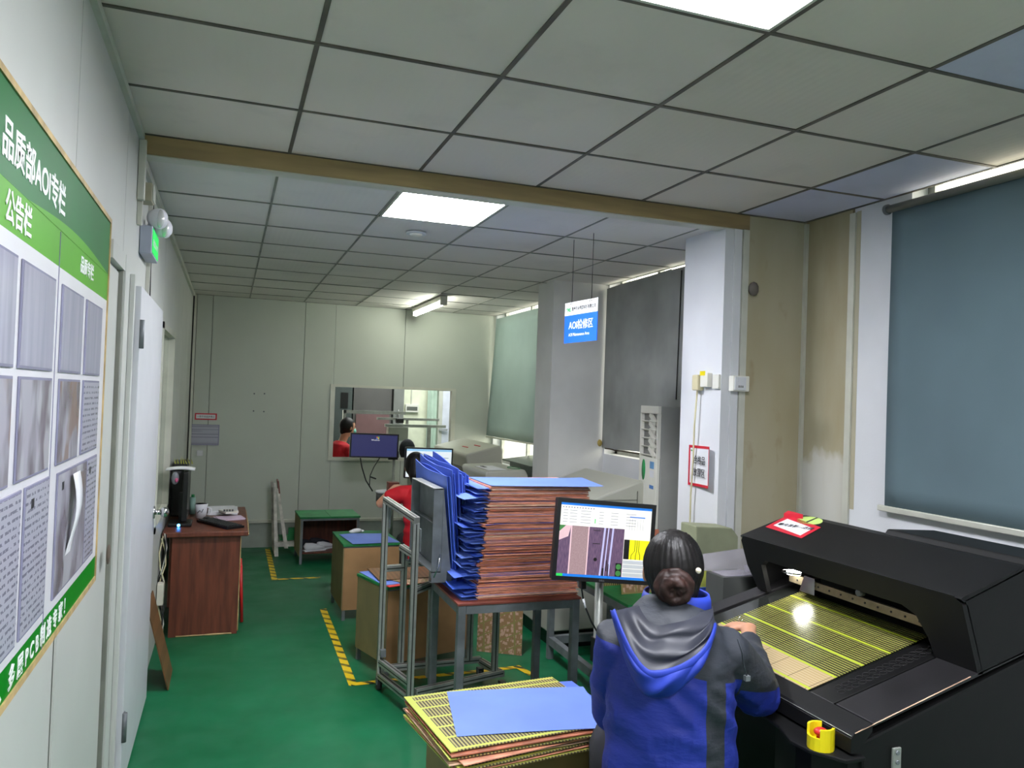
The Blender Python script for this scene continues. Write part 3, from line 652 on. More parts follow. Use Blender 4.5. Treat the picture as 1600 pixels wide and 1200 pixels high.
t = thing('aluminium_gantry', 'bright aluminium rail gantry crossing behind the back window', 'rack', (2.0, 10.0, 0))
part('rail', MB().box((1.36, 10.0, 1.46), (2.15, 10.05, 1.50)), m_alu, t); part('rail', MB().box((1.75, 9.8, 1.395), (2.55, 9.84, 1.425)), m_alu, t); part('rail', MB().box((1.80, 9.5, 1.32), (2.56, 9.56, 1.355)), m_alu, t)
part('post', MB().box((1.355, 10.0, 0), (1.395, 10.05, 1.5)), m_alu, t); part('post', MB().box((2.33, 9.5, 0), (2.37, 9.54, 1.32)), m_alu, t); part('post', MB().box((2.12, 9.8, 0), (2.15, 9.84, 1.4)), m_alu, t)
part('motor', MB().box((1.98, 9.75, 1.36), (2.08, 9.8, 1.42), bev=.01), m_black, t); part('tray', MB().box((1.85, 9.56, 1.15), (2.1, 9.7, 1.32), bev=.01), m_machine, t)
single('dark_bag', 'dark rounded bundle beyond the window right of the blue screen', 'bundle', MB().ball((2.04, 9.32, 1.06), (.10, .06, .13), 12, 8), m_darkcloth, (2.06, 9.32, .9))

# ================================================================== CARDBOARD STOOLS
def stool(label, c, size, h, rz, shelf=False, pads=2, front=m_cardboard):
    """steel framed low stool wrapped in board, green pad on top"""
    L, W = size
    t = thing('work_stool', label, 'work stool', c, 'board wrapped stools with green tops', world=False, rz=rz)
    x, y = L/2, W/2
    for a in (-1, 1):
        for b in (-1, 1): part('leg', MB().box((a*x-.012*(1+a), b*y-.012*(1+b), 0), (a*x+.012*(1-a), b*y+.012*(1-b), h-.02)), m_steel, t)
    part('frame_rail', MB().box((-x, -y, h-.04), (x, y, h-.018)), m_steel, t)
    part('side_board', MB().box((-x-.006, -y+.002, .08), (-x-.001, y, h-.02)), m_cardside, t)
    if shelf:
        part('shelf', MB().box((-x+.003, -y+.01, .10), (x-.003, y-.01, .115)), m_wood, t); part('back_board', MB().box((-x, y-.005, .1), (x, y, h-.04)), m_wood, t)
        part('side_board', MB().box((x-.03, -y, .1), (x-.025, y, h-.04)), m_wood, t)
    else:
        part('front_board', MB().box((-x, -y-.006, .08), (x, -y-.001, h-.03)), front, t)
        part('side_board', MB().box((x+.001, -y+.002, .08), (x+.006, y, h-.02)), m_cardside, t)
    for k in range(pads):
        a = -x-.01+(2*x+.02)*k/pads; b = -x-.01+(2*x+.02)*(k+1)/pads
        part('green_pad', MB().box((a+.001, -y-.012, h-.018), (b-.001, y+.01, h), bev=.002), m_greenpad, t)
    return t
stool('open fronted stool with shoes on its shelf, farthest of the green topped stools', (1.0, 8.27, 0), (.58, .46), .47, .03, shelf=True)
stool('green topped cardboard stool holding a white glove and a blue sheet', (1.065, 6.28, 0), (.42, .56), .575, .02)
stool('cardboard stool beside the aluminium cart with boards on top', (1.18, 5.02, 0), (.60, .40), .55, .30)
stool('nearest cardboard stool carrying yellow striped boards and a blue sheet', (1.06, 2.72, 0), (.56, .42), .535, .12)
# shoes on the open stool's shelf
def shoe(label, c, rz, m_):
    t = thing('shoe', label, 'shoe', c, 'shoes on the stool shelf', world=False, rz=rz)
    part('upper', MB().tube([(-.11, 0, .035), (-.09, 0, .045), (-.03, 0, .045), (.03, 0, .036), (.08, 0, .028), (.105, 0, .022)], [(.022, .018), (.042, .03), (.036, .032), (.028, .036), (.020, .034), (.010, .02)], 12, (0, 0, 1)), m_, t)
    part('sole', MB().box((-.115, -.035, 0), (.11, .035, .014), bev=.006), m_rubber if m_ is m_darkcloth else m_white, t)
shoe('white shoe lying on the left of the stool shelf', (.87, 8.12, .1155), .3, m_white); shoe('white shoe on the stool shelf beside the left one', (.98, 8.20, .1155), .7, m_white)
shoe('black shoe behind the white shoes on the stool shelf', (.84, 8.30, .1155), -.4, m_darkcloth); shoe('second black shoe at the back of the stool shelf', (.95, 8.40, .1155), .2, m_darkcloth)
single('white_glove', 'crumpled white glove on the middle green topped stool', 'glove', MB().ball((1.02, 6.46, .595), (.05, .03, .019), 10, 7, (0, 0, .4)).ball((.985, 6.445, .59), (.03, .022, .014), 8, 6).ball((1.06, 6.48, .588), (.028, .014, .012), 8, 6), M('white knit', (224, 224, 226), .9, bump=.4), (1.02, 6.46, .576))
single('blue_sheet', 'blue sheet hanging over the front of the middle green topped stool', 'sheet', MB().sheet(8, 4, lambda u, v: (.87+.36*u+.05*(1-v), 5.97+.42*v-.25*u*(1-v)*0+.02*u, .5815+.004*math.sin(u*5)*v), (0, 0, -.0015)), m_blue3, (1.1, 6.1, .578))
single('blue_sheet', 'blue sheet under the loose circuit boards on the stool beside the cart', 'sheet', MB().cb((1.16, 5.02, .5525), (.56, .40, .003), (0, 0, .22)), m_blue3, (1.16, 5.02, .551))
single('circuit_panel', 'tan patterned circuit panel on top of the stool beside the cart', 'circuit board', MB().cb((1.12, 5.04, .5635), (.42, .34, .002), (0, 0, .05)), m_boardw, (1.12, 5.04, .562), 'panels on the stool beside the cart')
single('circuit_panel', 'pink brown circuit panel lying askew on the stool behind the cart', 'circuit board', MB().cb((1.20, 4.98, .5585), (.46, .34, .002), (0, 0, .55)), m_circ, (1.2, 4.98, .557), 'panels on the stool beside the cart')
single('red_tray', 'flat red tray under the sheets on the stool beside the cart', 'tray', MB().box((.94, 4.76, .552), (1.30, 4.80, .556), (0, 0, .3)), m_redplas, (1.1, 4.78, .551))
# white rack board leaning at the back wall
t = thing('rack_board', 'scuffed white wooden frame with red edged board standing by the back wall', 'board rack', (.55, 8.65, 0))
mw_ = M('scuffed white timber', (196, 192, 184), .7, var=.3, ns=12)
part('post', MB().prism([(.505, 8.47, .0), (.545, 8.47, .0), (.500, 8.60, .74), (.475, 8.60, .74)], (0, .04, 0)), mw_, t)
part('post', MB().prism([(.50, 8.80, .0), (.54, 8.80, .0), (.48, 8.78, .74), (.455, 8.78, .74)], (0, .04, 0)), mw_, t)
part('brace', MB().prism([(.60, 8.47, .08), (.64, 8.47, .08), (.535, 8.62, .68), (.51, 8.62, .68)], (0, .03, 0)), mw_, t)
part('base_rail', MB().box((.50, 8.46, .10), (.76, 8.50, .145)), mw_, t); part('base_rail', MB().box((.50, 8.50, .02), (.54, 8.84, .06)), mw_, t)
part('red_edged_board', MB().prism([(.60, 8.56, .12), (.615, 8.56, .12), (.53, 8.62, .76), (.515, 8.62, .76)], (0, .22, 0)), m_redwood, t)
part('green_pad', MB().box((.56, 8.55, .15), (.76, 8.80, .17)), m_greenpad, t); part('green_front', MB().box((.64, 8.56, .17), (.75, 8.57, .28)), m_greenpad, t)

# ================================================================== ALUMINIUM CART
t = thing('aluminium_cart', 'aluminium profile cart on castors carrying leaning blue sheets', 'cart', (1.25, 4.4, 0), world=False)
INV[t.name] = Matrix.Translation((-1.25, -4.4, 0))
def prof(p, q, w_=.034, name='profile'):
    """square aluminium extrusion with dark grooves"""
    p, q = Vector(p), Vector(q); d = (q-p); L = d.length; dz = d.normalized()
    u = Vector((0, 0, 1)) if abs(dz.z) < .5 else Vector((0, 1, 0)); xx = u.cross(dz).normalized(); yy = dz.cross(xx)
    R = axes(xx, yy, dz); c = (p+q)/2
    o = part(name, MB().cb(c, (w_, w_, L), R, .0015), m_alu, t)
    gm = MB()
    for a in (0, 1, 2, 3):
        off = (xx, -xx, yy, -yy)[a]*(w_/2); dd = (.0012, w_*.2, L*.985) if a < 2 else (w_*.2, .0012, L*.985)
        gm.cb(c+off, dd, R)
    part('groove', gm, m_aludark, o)
A = Vector((.885, 4.56, 0)); B = Vector((.975, 4.16, 0)); D = Vector((.62, .02, 0))
A2 = A+D; B2 = B+Vector((.585, .17, 0))
def up(v, z): return Vector((v.x, v.y, z))
for z in (.165, .085):
    prof(up(A, z), up(B, z))
prof(up(A2, .11), up(B2, .11)); prof(up(A, .12)+Vector((.03, 0, 0)), up(A2, .12)); prof(up(B, .12)+Vector((.03, 0, 0)), up(B2, .12))
prof(up(A, .07), up(A, 1.08)); prof(up(B, .05), up(B, 1.03))
prof(up(A, 1.10)+Vector((-.0, .02, -.0)), up(B, 1.045)-Vector((0, .02, 0)))
C_ = A+Vector((.125, .02, 0)); D_ = B+Vector((.140, .15, 0))
prof(up(C_, .14), up(C_, .80)); prof(up(D_, .14), up(D_, .73))
prof(up(C_, .82)+Vector((-.02, .0, 0)), up(D_, .755)); prof(up(A, .70), up(C_, .70)); prof(up(B, .66), up(D_, .66)); 
E_ = A+D*.88; F_ = B2+Vector((-.05, 0, 0))
prof(up(E_, .12), up(E_, .70)); prof(up(F_, .12), up(F_, .70)); prof(up(C_, .72)+Vector((.02, 0, 0)), up(E_, .72)); prof(up(D_, .722)+Vector((.02, 0, 0)), up(F_, .722))
part('deck_plate', MB().prism([up(C_, .742), up(D_, .742), up(F_, .742), up(E_, .742)], (0, 0, .004)), m_steel, t)
part('end_cap', MB().cb(up(D_, .758)+Vector((0, -.02, 0)), (.036, .004, .036)), m_black, t)
for v, z in ((A, 1.0), (B, .94)): part('corner_bracket', MB().cb(up(v, z)+Vector((.02, -.01, 0)), (.008, .05, .12)), m_steel, t)
part('corner_bracket', MB().cb(up(A, .22)+Vector((.01, -.03, 0)), (.03, .03, .04)), m_steel, t)
for v in (A, B, A2, B2):
    c = part('castor', MB().cyl(up(v, .032)+Vector((-.012, .0, 0)), up(v, .032)+Vector((.012, .0, 0)), .032, n=16), m_rubber, t)
    part('fork', MB().box((v.x-.018, v.y-.02, .035), (v.x-.013, v.y+.02, .07)).box((v.x+.013, v.y-.02, .035), (v.x+.018, v.y+.02, .07)).box((v.x-.018, v.y-.02, .066), (v.x+.018, v.y+.02, .07)), m_steel, c)
# sheet-metal A-frame
t = thing('sheet_metal_holder', 'grey sheet metal holder standing on the aluminium cart', 'holder', (1.05, 4.2, .748))
part('back_plate', MB().prism([(1.075, 3.97, .80), (1.075, 4.50, .80), (1.07, 4.50, 1.235), (1.07, 3.97, 1.235)], (.004, 0, 0)), m_steel, t)
for a in (((1.02, 3.97, .80), (1.07, 3.975, 1.235)), ((1.02, 4.495, .80), (1.07, 4.50, 1.235)), ((1.02, 3.97, 1.23), (1.07, 4.50, 1.235)), ((1.02, 3.97, .80), (1.07, 4.50, .805)), ((1.04, 3.97, 1.04), (1.07, 4.5, 1.043))):
    part('flange', MB().box(*a), m_alu if a[0][2] > 1.2 else m_steel, t)
part('foot', MB().prism([(1.07, 3.965, 1.235), (1.13, 3.965, .748), (1.02, 3.965, .748), (1.02, 3.965, .80), (1.07, 3.965, .80)], (0, .004, 0)), m_steel, t)
part('foot', MB().prism([(1.07, 4.50, 1.235), (1.13, 4.50, .748), (1.02, 4.50, .748)], (0, .004, 0)), m_steel, t)
part('wire_hook', MB().tube([(1.03, 3.95, .78), (1.05, 3.94, .84), (1.055, 3.94, .90)], .003, 6), m_chrome, t)
# leaning blue sheets
names_ = ['frontmost', 'second', 'third', 'fourth', 'fifth', 'sixth', 'seventh', 'eighth', 'ninth', 'tenth', 'eleventh', 'twelfth', 'thirteenth', 'rearmost']
for k in range(14):
    xt = 1.080+.0105*k; xb = 1.138+.0085*k; y0 = 3.95+random.uniform(-.02, .02)+.006*k; y1 = 4.66+random.uniform(-.04, .05)+.015*k; zt = 1.285+random.uniform(-.012, .012)+(.035*(k in (3, 4, 6, 7)))+.002*k; cr = random.uniform(-.004, .010)
    ph = random.random()*6
    def fn(u, v):
        z = .752+(zt-.752)*v + .012*math.sin(u*4+ph)*v*(v > .85)
        if v > .9: z += .04*u*(k % 3 == 0)
        return (xb+(xt-xb)*v+cr*v*v*u+.003*math.sin(u*5+ph), y0+(y1-y0)*u, z)
    single('blue_sheet', '%s of the tall blue sheets leaning on the sheet metal holder' % names_[k], 'sheet', MB().sheet(8, 6, fn, (.0045, 0, 0)), (m_blue, m_blue2, m_blue)[k % 3], (xb, 4.3, .80), 'blue sheets leaning on the cart')
t = single('board_corner', 'brown board corner poking out below the leaning blue sheets', 'board', MB().prism([(1.262, 4.31, .748), (1.262, 4.5, .748), (1.262, 4.5, .90), (1.262, 4.31, .86)], (.03, 0, 0)), m_redwood, (1.27, 4.4, .748))

# ================================================================== STEEL WORK TABLE WITH THE BIG STACK
t = thing('work_table', 'grey steel work table with red brown top under the copper board stack', 'table', (1.43, 4.0, 0))
tx0, tx1, ty0, ty1, th = 1.10, 1.755, 3.72, 4.275, .70
part('table_top', MB().box((tx0-.005, ty0-.005, th-.012), (tx1+.005, ty1+.005, th), bev=.002), m_redwood, t)
for a, b in (((tx0+.041, ty0+.002, th-.055), (tx1-.041, ty0+.03, th-.0125)), ((tx0+.041, ty1-.03, th-.055), (tx1-.041, ty1-.002, th-.0125)), ((tx0+.002, ty0+.041, th-.055), (tx0+.03, ty1-.041, th-.0125)), ((tx1-.03, ty0+.041, th-.055), (tx1-.002, ty1-.041, th-.0125))):
    part('apron_rail', MB().box(a, b), m_steel, t)
for x in (tx0, tx1-.04):
    for y in (ty0, ty1-.04): part('leg', MB().box((x, y, 0), (x+.04, y+.04, th-.0125), bev=.003), m_steel, t)
# copper boards + separators
N = 78; z = th+.0015; pitch = .0073
def sheet_fn(x0, x1, y0, y1, z, d, dy):
    def f(u, v):
        x = x0+(x1-x0)*u+dy*.35*(v-.5)*(1-u); e = max(0, (.16-u)/.16)
        return (x, y0+(y1-y0)*v+dy*e*.2, z+d*e*e*(1+.5*math.sin(v*4)))
    return f
ONES = 'first second third fourth fifth sixth seventh eighth ninth tenth eleventh twelfth thirteenth fourteenth fifteenth sixteenth seventeenth eighteenth nineteenth twentieth'.split()
def ordn(n):
    if n <= 20: return ONES[n-1]
    return ('twenty', 'thirty', 'forty')[n//10-2]+'-'+ONES[n % 10-1] if n % 10 else ('twentieth', 'thirtieth', 'fortieth')[n//10-2]
def place(k): return '%s from the %s of' % ((ordn(k+1), 'bottom') if k < N/2 else (ordn(N-k), 'top'))
single('blue_sheet', 'blue sheet lying flat on the table top under the copper stack', 'sheet', MB().box((1.13, 3.775, th+.0002), (1.70, 4.24, th+.0012)), m_blue3, (1.4, 4.0, th), 'blue sheets between the stacked boards')
yd = 0
for k in range(N):
    lean = .055*k/N; jx = random.uniform(-.008, .008); jy = random.uniform(-.010, .006); rz = random.uniform(-.012, .012)
    if k in (23, 24, 50, 51, 62): jx -= .03; rz += .03
    mc = random.choice((m_copper, m_copper, m_copper2, m_copper2, m_copper3)); h = pitch*random.uniform(.55, .74)
    single('copper_panel', 'copper edged circuit panel, %s the tall stack on the steel table' % place(k), 'circuit board',
           MB().cb((1.485+lean+jx, 3.985+jy, z+h/2), (.55, .43, h), (0, random.uniform(-.002, .002), rz)), mc, (1.485+lean, 3.985, z), 'copper boards stacked on the steel table')
    z2 = z+h+.0003
    if k < N-1 and random.random() < .93:
        d = random.choice((-.012, -.008, -.004, .001, .005))*random.uniform(.6, 1.2) if k > 4 else random.uniform(-.001, .003)
        x0 = 1.485+lean-.275-random.choice((.02, .04, .06, .085, .11))*random.uniform(.8, 1.1); ms = random.choice((m_blue, m_blue, m_blue3, m_blue3, m_blue2))
        single('blue_sheet', 'thin blue sheet over the copper panel %s the tall stack' % place(k), 'sheet',
               MB().sheet(9, 3, sheet_fn(x0, 1.485+lean+.255+random.uniform(-.02, .025), 3.785+random.uniform(-.02, .015), 4.20+random.uniform(-.02, .03), z2, d, random.uniform(-.1, .1)), (0, 0, .0008)), ms, (x0+.2, 4.0, z2), 'blue sheets between the stacked boards')
    z += pitch
ztop = z
single('blue_sheet', 'large flat blue sheet lying on top of the copper board stack', 'sheet', MB().sheet(10, 3, lambda u, v: (1.265+.66*u-.07*(1-v)*u, 3.76+.42*v+.0-.07*u, ztop+.0015+.004*max(0, u-.85)*6), (0, 0, .001)), m_blue3, (1.55, 4.0, ztop), 'blue sheets between the stacked boards')
# leaning panel on floor behind the table
single('circuit_panel', 'pinkish patterned circuit panel standing on the floor behind the steel table', 'circuit board', MB().prism([(1.64, 5.08, .003), (1.905, 4.92, .003), (1.93, 4.985, .50), (1.665, 5.145, .50)], (.002, .004, 0)), m_circ, (1.77, 5.0, 0))

# second steel frame table holding the near monitor (right of the stack)
t = thing('frame_table', 'grey steel frame table behind the operator holding boards on edge', 'table', (2.2, 4.3, 0))
fx0, fx1, fy0, fy1 = 2.05, 2.53, 3.74, 4.85
for x in (fx0, fx1-.04):
    for y in (fy0, fy1-.04): part('leg', MB().box((x, y, 0), (x+.04, y+.04, .62), bev=.003), m_steel, t)
for a, b in (((fx0, fy0+.04, .10), (fx0+.04, fy1-.04, .15)), ((fx1-.04, fy0+.04, .10), (fx1, fy1-.04, .15)), ((fx0+.04, fy1-.04, .10), (fx1-.04, fy1, .15)), ((fx0, fy0+.04, .58), (fx0+.04, fy1-.04, .62)), ((fx0+.04, fy1-.04, .58), (fx1-.04, fy1, .62)), ((fx0+.04, fy0, .58), (fx1-.04, fy0+.04, .62)), ((fx1-.04, fy0+.04, .58), (fx1, fy1-.04, .62))):
    part('rail', MB().box(a, b), m_steel, t)
part('table_top', MB().box((fx0, fy0, .62), (fx1, fy1, .635)), m_greenpad, t)
# boards standing on it
for k, (x, y, m_, lab) in enumerate(((2.12, 3.95, m_circ, 'tan patterned board standing on edge beneath the near monitor'), (2.06, 4.15, m_pcbtop, 'olive striped board standing behind the monitor pole'), (2.20, 4.3, m_copper2, 'copper board standing on edge behind the near monitor'))):
    single('circuit_panel', lab, 'circuit board', MB().prism([(x, y, .637), (x+.40, y+.02, .637), (x+.40, y+.08, .92), (x, y+.06, .92)], (0, .004, 0)), m_, (x, y, .637), 'boards standing behind the near monitor')
t = thing('olive_cabinet', 'small olive green cabinet in front of the white column', 'cabinet', (2.42, 3.75, 0))
mo = M('olive green metal', (142, 146, 118), .6, var=.15)
part('body', MB().prism([(2.30, 3.50, .72), (2.56, 3.50, .72), (2.56, 3.50, 1.03), (2.52, 3.50, 1.075), (2.30, 3.50, 1.09)], (0, .15, 0)), mo, t, bevel=.006)
part('stand', MB().box((2.44, 3.60, 0), (2.50, 3.66, .72)), m_steel, t); part('stand_base', MB().box((2.36, 3.52, 0), (2.54, 3.65, .02)), m_steel, t)
# rack of panels and blue sheets to the right of the head
t0 = thing('side_shelf', 'dark grey metal box shelf between the operator and the black machine', 'shelf', (2.3, 3.1, 0))
part('body', MB().box((2.05, 2.90, .955), (2.50, 3.03, .97)).box((2.05, 2.90, 0), (2.07, 3.03, .955)).box((2.48, 2.90, 0), (2.50, 3.03, .955)).box((2.07, 3.015, 0), (2.48, 3.03, .955)).box((2.07, 2.90, .90), (2.48, 2.915, .955)).box((2.07, 2.90, .6), (2.14, 2.915, .90)), M('dark grey shelf', (70, 72, 70), .6), t0)
for k, (m_, zz, yy) in enumerate(((m_blue, 1.00, 3.32), (m_copper, .945, 3.28), (m_pcbtop, .915, 3.24), (m_blue2, .845, 3.20), (m_circ, .81, 3.16))):
    lab = ('blue sheet standing at the back of the boards right of the operator', 'copper edged board with orange print right of the operator', 'yellow green board standing right of the operator', 'blue sheet in front of the boards right of the operator', 'small framed tan board nearest in the row right of the operator')[k]
    single('standing_panel', lab, 'circuit board', MB().prism([(2.03+.012*k, yy, .302), (2.205, yy, .302), (2.215, yy+.03, zz), (2.04+.012*k, yy+.03, zz)], (0, .004, 0)), m_, (2.1, yy, .302), 'boards standing right of the operator')
t = thing('board_trestle', 'low steel trestle carrying the standing boards right of the operator', 'trestle', (2.05, 3.2, 0))
part('top', MB().box((2.0, 3.10, .27), (2.24, 3.42, .30)), m_steel, t)
for x in (2.01, 2.21): 
    for y in (3.11, 3.39): part('leg', MB().box((x, y, 0), (x+.02, y+.02, .27)), m_steel, t)
gt = NG('clear plastic tray'); gt.b.inputs['Transmission Weight'].default_value = .75; gt.col(gt.mix(gt.noise(4), (222, 216, 226), (206, 204, 214))); gt.set(.22); gt.b.inputs['IOR'].default_value = 1.3
single('plastic_tray', 'clear plastic tray stack on top of the dark grey shelf', 'tray', MB().box((2.07, 2.91, .971), (2.48, 3.02, .975)).prism([(2.03, 3.02, .976), (2.50, 3.02, .976), (2.52, 3.09, 1.075), (2.07, 3.09, 1.035)], (0, .003, 0)), gt.m, (2.3, 3.1, .97), 'clear plastic trays')
single('plastic_tray', 'small clear tray leaning against the machine hood side', 'tray', MB().prism([(2.20, 2.95, .9765), (2.44, 2.95, .9765), (2.43, 2.99, 1.01), (2.22, 2.99, 1.00)], (0, .003, 0)), gt.m, (2.3, 3.1, .975), 'clear plastic trays')

# ================================================================== MONITORS
def screen_em(name, c, e=1.0): return EM(name, c, e)
def monitor(label, c, w_, h, rz, tilt, bezel=.018, world_pole=None):
    """local frame: x right, z up, screen faces -y; origin is the panel centre"""
    t = thing('monitor', label, 'monitor', c, None, world=False, rz=rz)
    t.rotation_euler = (tilt[0], tilt[1], rz)
    part('housing', MB().box((-w_/2, .004, -h/2), (w_/2, .045, h/2), bev=.006), m_black, t)
    b = bezel
    for lo, hi in (((-w_/2, -.004, -h/2), (w_/2, .004, -h/2+b)), ((-w_/2, -.004, h/2-b), (w_/2, .004, h/2)), ((-w_/2, -.004, -h/2+b), (-w_/2+b, .004, h/2-b)), ((w_/2-b, -.004, -h/2+b), (w_/2, .004, h/2-b))):
        part('bezel', MB().box(lo, hi), m_black, t)
    return t
def rect(t, scr, x0, z0, x1, z1, m_, y=-.0006, name='screen_area'):
    return part(name, MB().box((x0, y, z0), (x1, y+.0005, z1)), m_, scr)
# near monitor
W_, H_ = .452, .352
t = monitor('near black monitor showing a purple circuit image in front of the operator', (1.572, 3.10, 1.104), W_, H_, -.17, (-.07, .065))
iw, ih = W_/2-.018, H_/2-.018
scr = part('screen', MB().box((-iw, .001, -ih), (iw, .004, ih)), EM('screen beige', (226, 222, 212), 1.0), t)
def sx(u): return -iw+2*iw*u
def sz(v): return ih-2*ih*v
def sr(u0, v0, u1, v1, m_, lay=1, name='screen_area'): return rect(t, scr, sx(u0), sz(v1), sx(u1), sz(v0), m_, .0008-.0006*lay, name)
em_bar = EM('screen blue bar', (20, 110, 200), 1.0); em_blk = EM('screen black', (14, 12, 14), .3); em_yel = EM('screen yellow', (226, 220, 20), 1.0); em_gry = EM('screen grey', (176, 180, 182), .9)
em_grn = EM('screen green', (40, 190, 80), 1.0); em_tx = EM('screen text grey', (120, 124, 130), .7); em_pale = EM('screen pale', (210, 176, 180), .8); em_lav = EM('screen lavender', (170, 168, 206), .9); em_dg = EM('screen dark green', (60, 120, 60), .8); em_wh = EM('screen white', (238, 240, 244), 1.1)
g = NG('screen purple scan'); n = g.ramp(g.noise(30, (9, 1, 1.2), 4), .3, .7); c = g.mix(n, (84, 62, 104), (150, 118, 150)); g.b.inputs['Base Color'].default_value = (0, 0, 0, 1); g.link(c, g.b.inputs['Emission Color']); g.b.inputs['Emission Strength'].default_value = .30; em_pur = g.m
g = NG('screen pink weave'); n = g.ramp(g.noise(60, (3, 1, 3), 3), .35, .65); c = g.mix(n, (186, 152, 160), (206, 176, 178)); g.b.inputs['Base Color'].default_value = (0, 0, 0, 1); g.link(c, g.b.inputs['Emission Color']); g.b.inputs['Emission Strength'].default_value = .30; em_weave = g.m
sr(0, 0, 1, .035, em_bar); sr(0, .965, 1, 1, em_bar); sr(0, .965, .07, 1, em_grn, 2)
sr(0, .31, .71, .965, em_pur); sr(.13, .31, .32, .965, em_weave, 2); sr(.122, .31, .137, .965, em_pale, 3); sr(.312, .31, .325, .965, em_pale, 3)
for u, wd in ((.47, .02), (.515, .012), (.56, .02)): 
    part('trace', MB().prism([(sx(u-.01), -.0008, sz(.965)), (sx(u-.01+wd), -.0008, sz(.965)), (sx(u+.015+wd), -.0008, sz(.31)), (sx(u+.015), -.0008, sz(.31))], (0, .0004, 0)), em_lav, scr)
part('corner_area', MB().prism([(sx(0), -.0008, sz(.31)), (sx(.07), -.0008, sz(.31)), (sx(.0), -.0008, sz(.40))], (0, .0004, 0)), em_dg, scr)
part('pale_area', MB().prism([(sx(0), -.0004, sz(.40)), (sx(.05), -.0004, sz(.31)), (sx(.125), -.0004, sz(.31)), (sx(.10), -.0004, sz(.46)), (sx(0), -.0004, sz(.52))], (0, .0003, 0)), em_pale, scr)
for u0, v0, u1, v1 in ((.37, .35, .45, .36), (.37, .53, .45, .54), (.53, .75, .54, .9), (.49, .86, .51, .965), (.55, .8, .56, .965)): sr(u0, v0, u1, v1, em_blk, 3)
part('ring', MB().cyl((sx(.41), -.0012, sz(.75)), (sx(.41), -.0004, sz(.75)), .008), em_blk, scr)
sr(.635, .78, .70, .965, em_blk, 3)
for v in (.83, .92): part('ring', MB().cyl((sx(.668), -.0022, sz(v)), (sx(.668), -.0013, sz(v)), .012), em_dg, scr)
sr(.715, .45, .775, .72, em_blk); sr(.775, .45, 1, .72, em_yel)
for du in (0, .022, .044):
    part('trace', MB().tube([(sx(.835+du), -.001, sz(.45)), (sx(.835+du), -.001, sz(.6)), (sx(.80+du*2.2-.0), -.001, sz(.66)), (sx(.80+du*2.2), -.001, sz(.72))], .0012, 4), em_blk, scr)
for i in range(4): sr(.715, .735+.058*i, 1, .785+.058*i, em_gry)
sr(.375, .20, .385, .26, em_grn); sr(.76, .13, .93, .145, em_bar, 1)
for i in range(5):
    for j in range(6):
        u = (.03, .1, .22, .42, .55, .72)[j]; sr(u, .10+.04*i, u+.05+.03*((i*3+j) % 3), .106+.04*i, em_tx, 1, 'screen_text')
for i in range(12): sr(.02+.03*i, .055, .035+.03*i, .07, em_tx, 1, 'screen_icon')
for i in range(6): sr(.76+.03*i, .16, .762+.03*i, .32, em_tx, 1, 'screen_text')
text('DELL', .011, M('silver lettering', (150, 152, 156), .3, .5), (-.014, -.0045, -H_/2+.005), R_FRONT, t, 'maker_lettering')
po = thing('monitor_pole', 'steel pole carrying the near monitor beside the steel table', 'monitor stand', (1.60, 3.22, 0))
part('pole', MB().cyl((1.598, 3.19, .02), (1.598, 3.19, 1.10), .019), m_chrome if False else m_alu, po); part('base', MB().cyl((1.598, 3.19, 0), (1.598, 3.19, .02), .15, n=24), m_steel, po)
part('clamp', MB().box((1.575, 3.165, .55), (1.622, 3.215, .66), bev=.004), m_black, po); part('arm', MB().box((1.57, 3.148, 1.04), (1.62, 3.178, 1.16), bev=.003), m_black, po)
po2 = thing('power_cable', 'black cable with white tip hanging below the near monitor', 'cable', (1.5, 3.3, .8))
part('cable', MB().tube([(1.50, 3.17, .96), (1.505, 3.18, .89), (1.515, 3.17, .82), (1.55, 3.16, .74), (1.59, 3.165, .68)], .004, 6), m_cable, po2); part('adapter', MB().box((1.495, 3.16, .885), (1.52, 3.19, .925), bev=.003), m_black, po2)
part('ferrite', MB().cyl((1.512, 3.172, .84), (1.522, 3.168, .80), .005), m_white, po2)
# far screen
t = monitor('blank dark blue monitor in front of the back window', (1.438, 8.15, 1.178), .500, .252, -.03, (0, .015), .014)
part('screen', MB().box((-.236, .001, -.112), (.236, .003, .112)), EM('idle blue screen', (52, 54, 104), .75), t)
for i, (dx, dz_, c) in enumerate(((0, 0, (230, 110, 60)), (.016, .002, (110, 190, 70)), (-.002, -.014, (90, 140, 230)), (.014, -.012, (240, 210, 70)))):
    part('logo_flag', MB().box((.018+dx, -.0003, .082+dz_), (.031+dx, .0002, .093+dz_)), EM('logo colour %d' % i, c, 1.1), t)
text('Windows', .022, em_wh, (-.035, -.0005, .052), R_FRONT, t, 'screen_text')
t = thing('monitor_stand', 'thin metal stand and cables under the dark blue monitor', 'monitor stand', (1.66, 8.2, 0))
part('pole', MB().cyl((1.665, 8.23, .02), (1.665, 8.23, 1.10), .016), m_alu, t); part('base', MB().cyl((1.665, 8.23, 0), (1.665, 8.23, .02), .14), m_steel, t); part('bracket', MB().box((1.60, 8.20, 1.03), (1.70, 8.24, 1.07)).box((1.69, 8.19, 1.05), (1.705, 8.21, 1.12)), m_black, t)
part('cable', MB().tube([(1.30, 8.17, 1.05), (1.32, 8.16, .95), (1.36, 8.12, .82), (1.42, 8.05, .72)], .007, 6), m_cable, t); part('cable', MB().tube([(1.50, 8.17, 1.05), (1.44, 8.16, .95), (1.40, 8.12, .87), (1.39, 8.08, .76)], .005, 6), m_cable, t)
part('cable_tip', MB().tube([(1.40, 8.12, .86), (1.46, 8.10, .84)], .008, 6), m_cable, t)
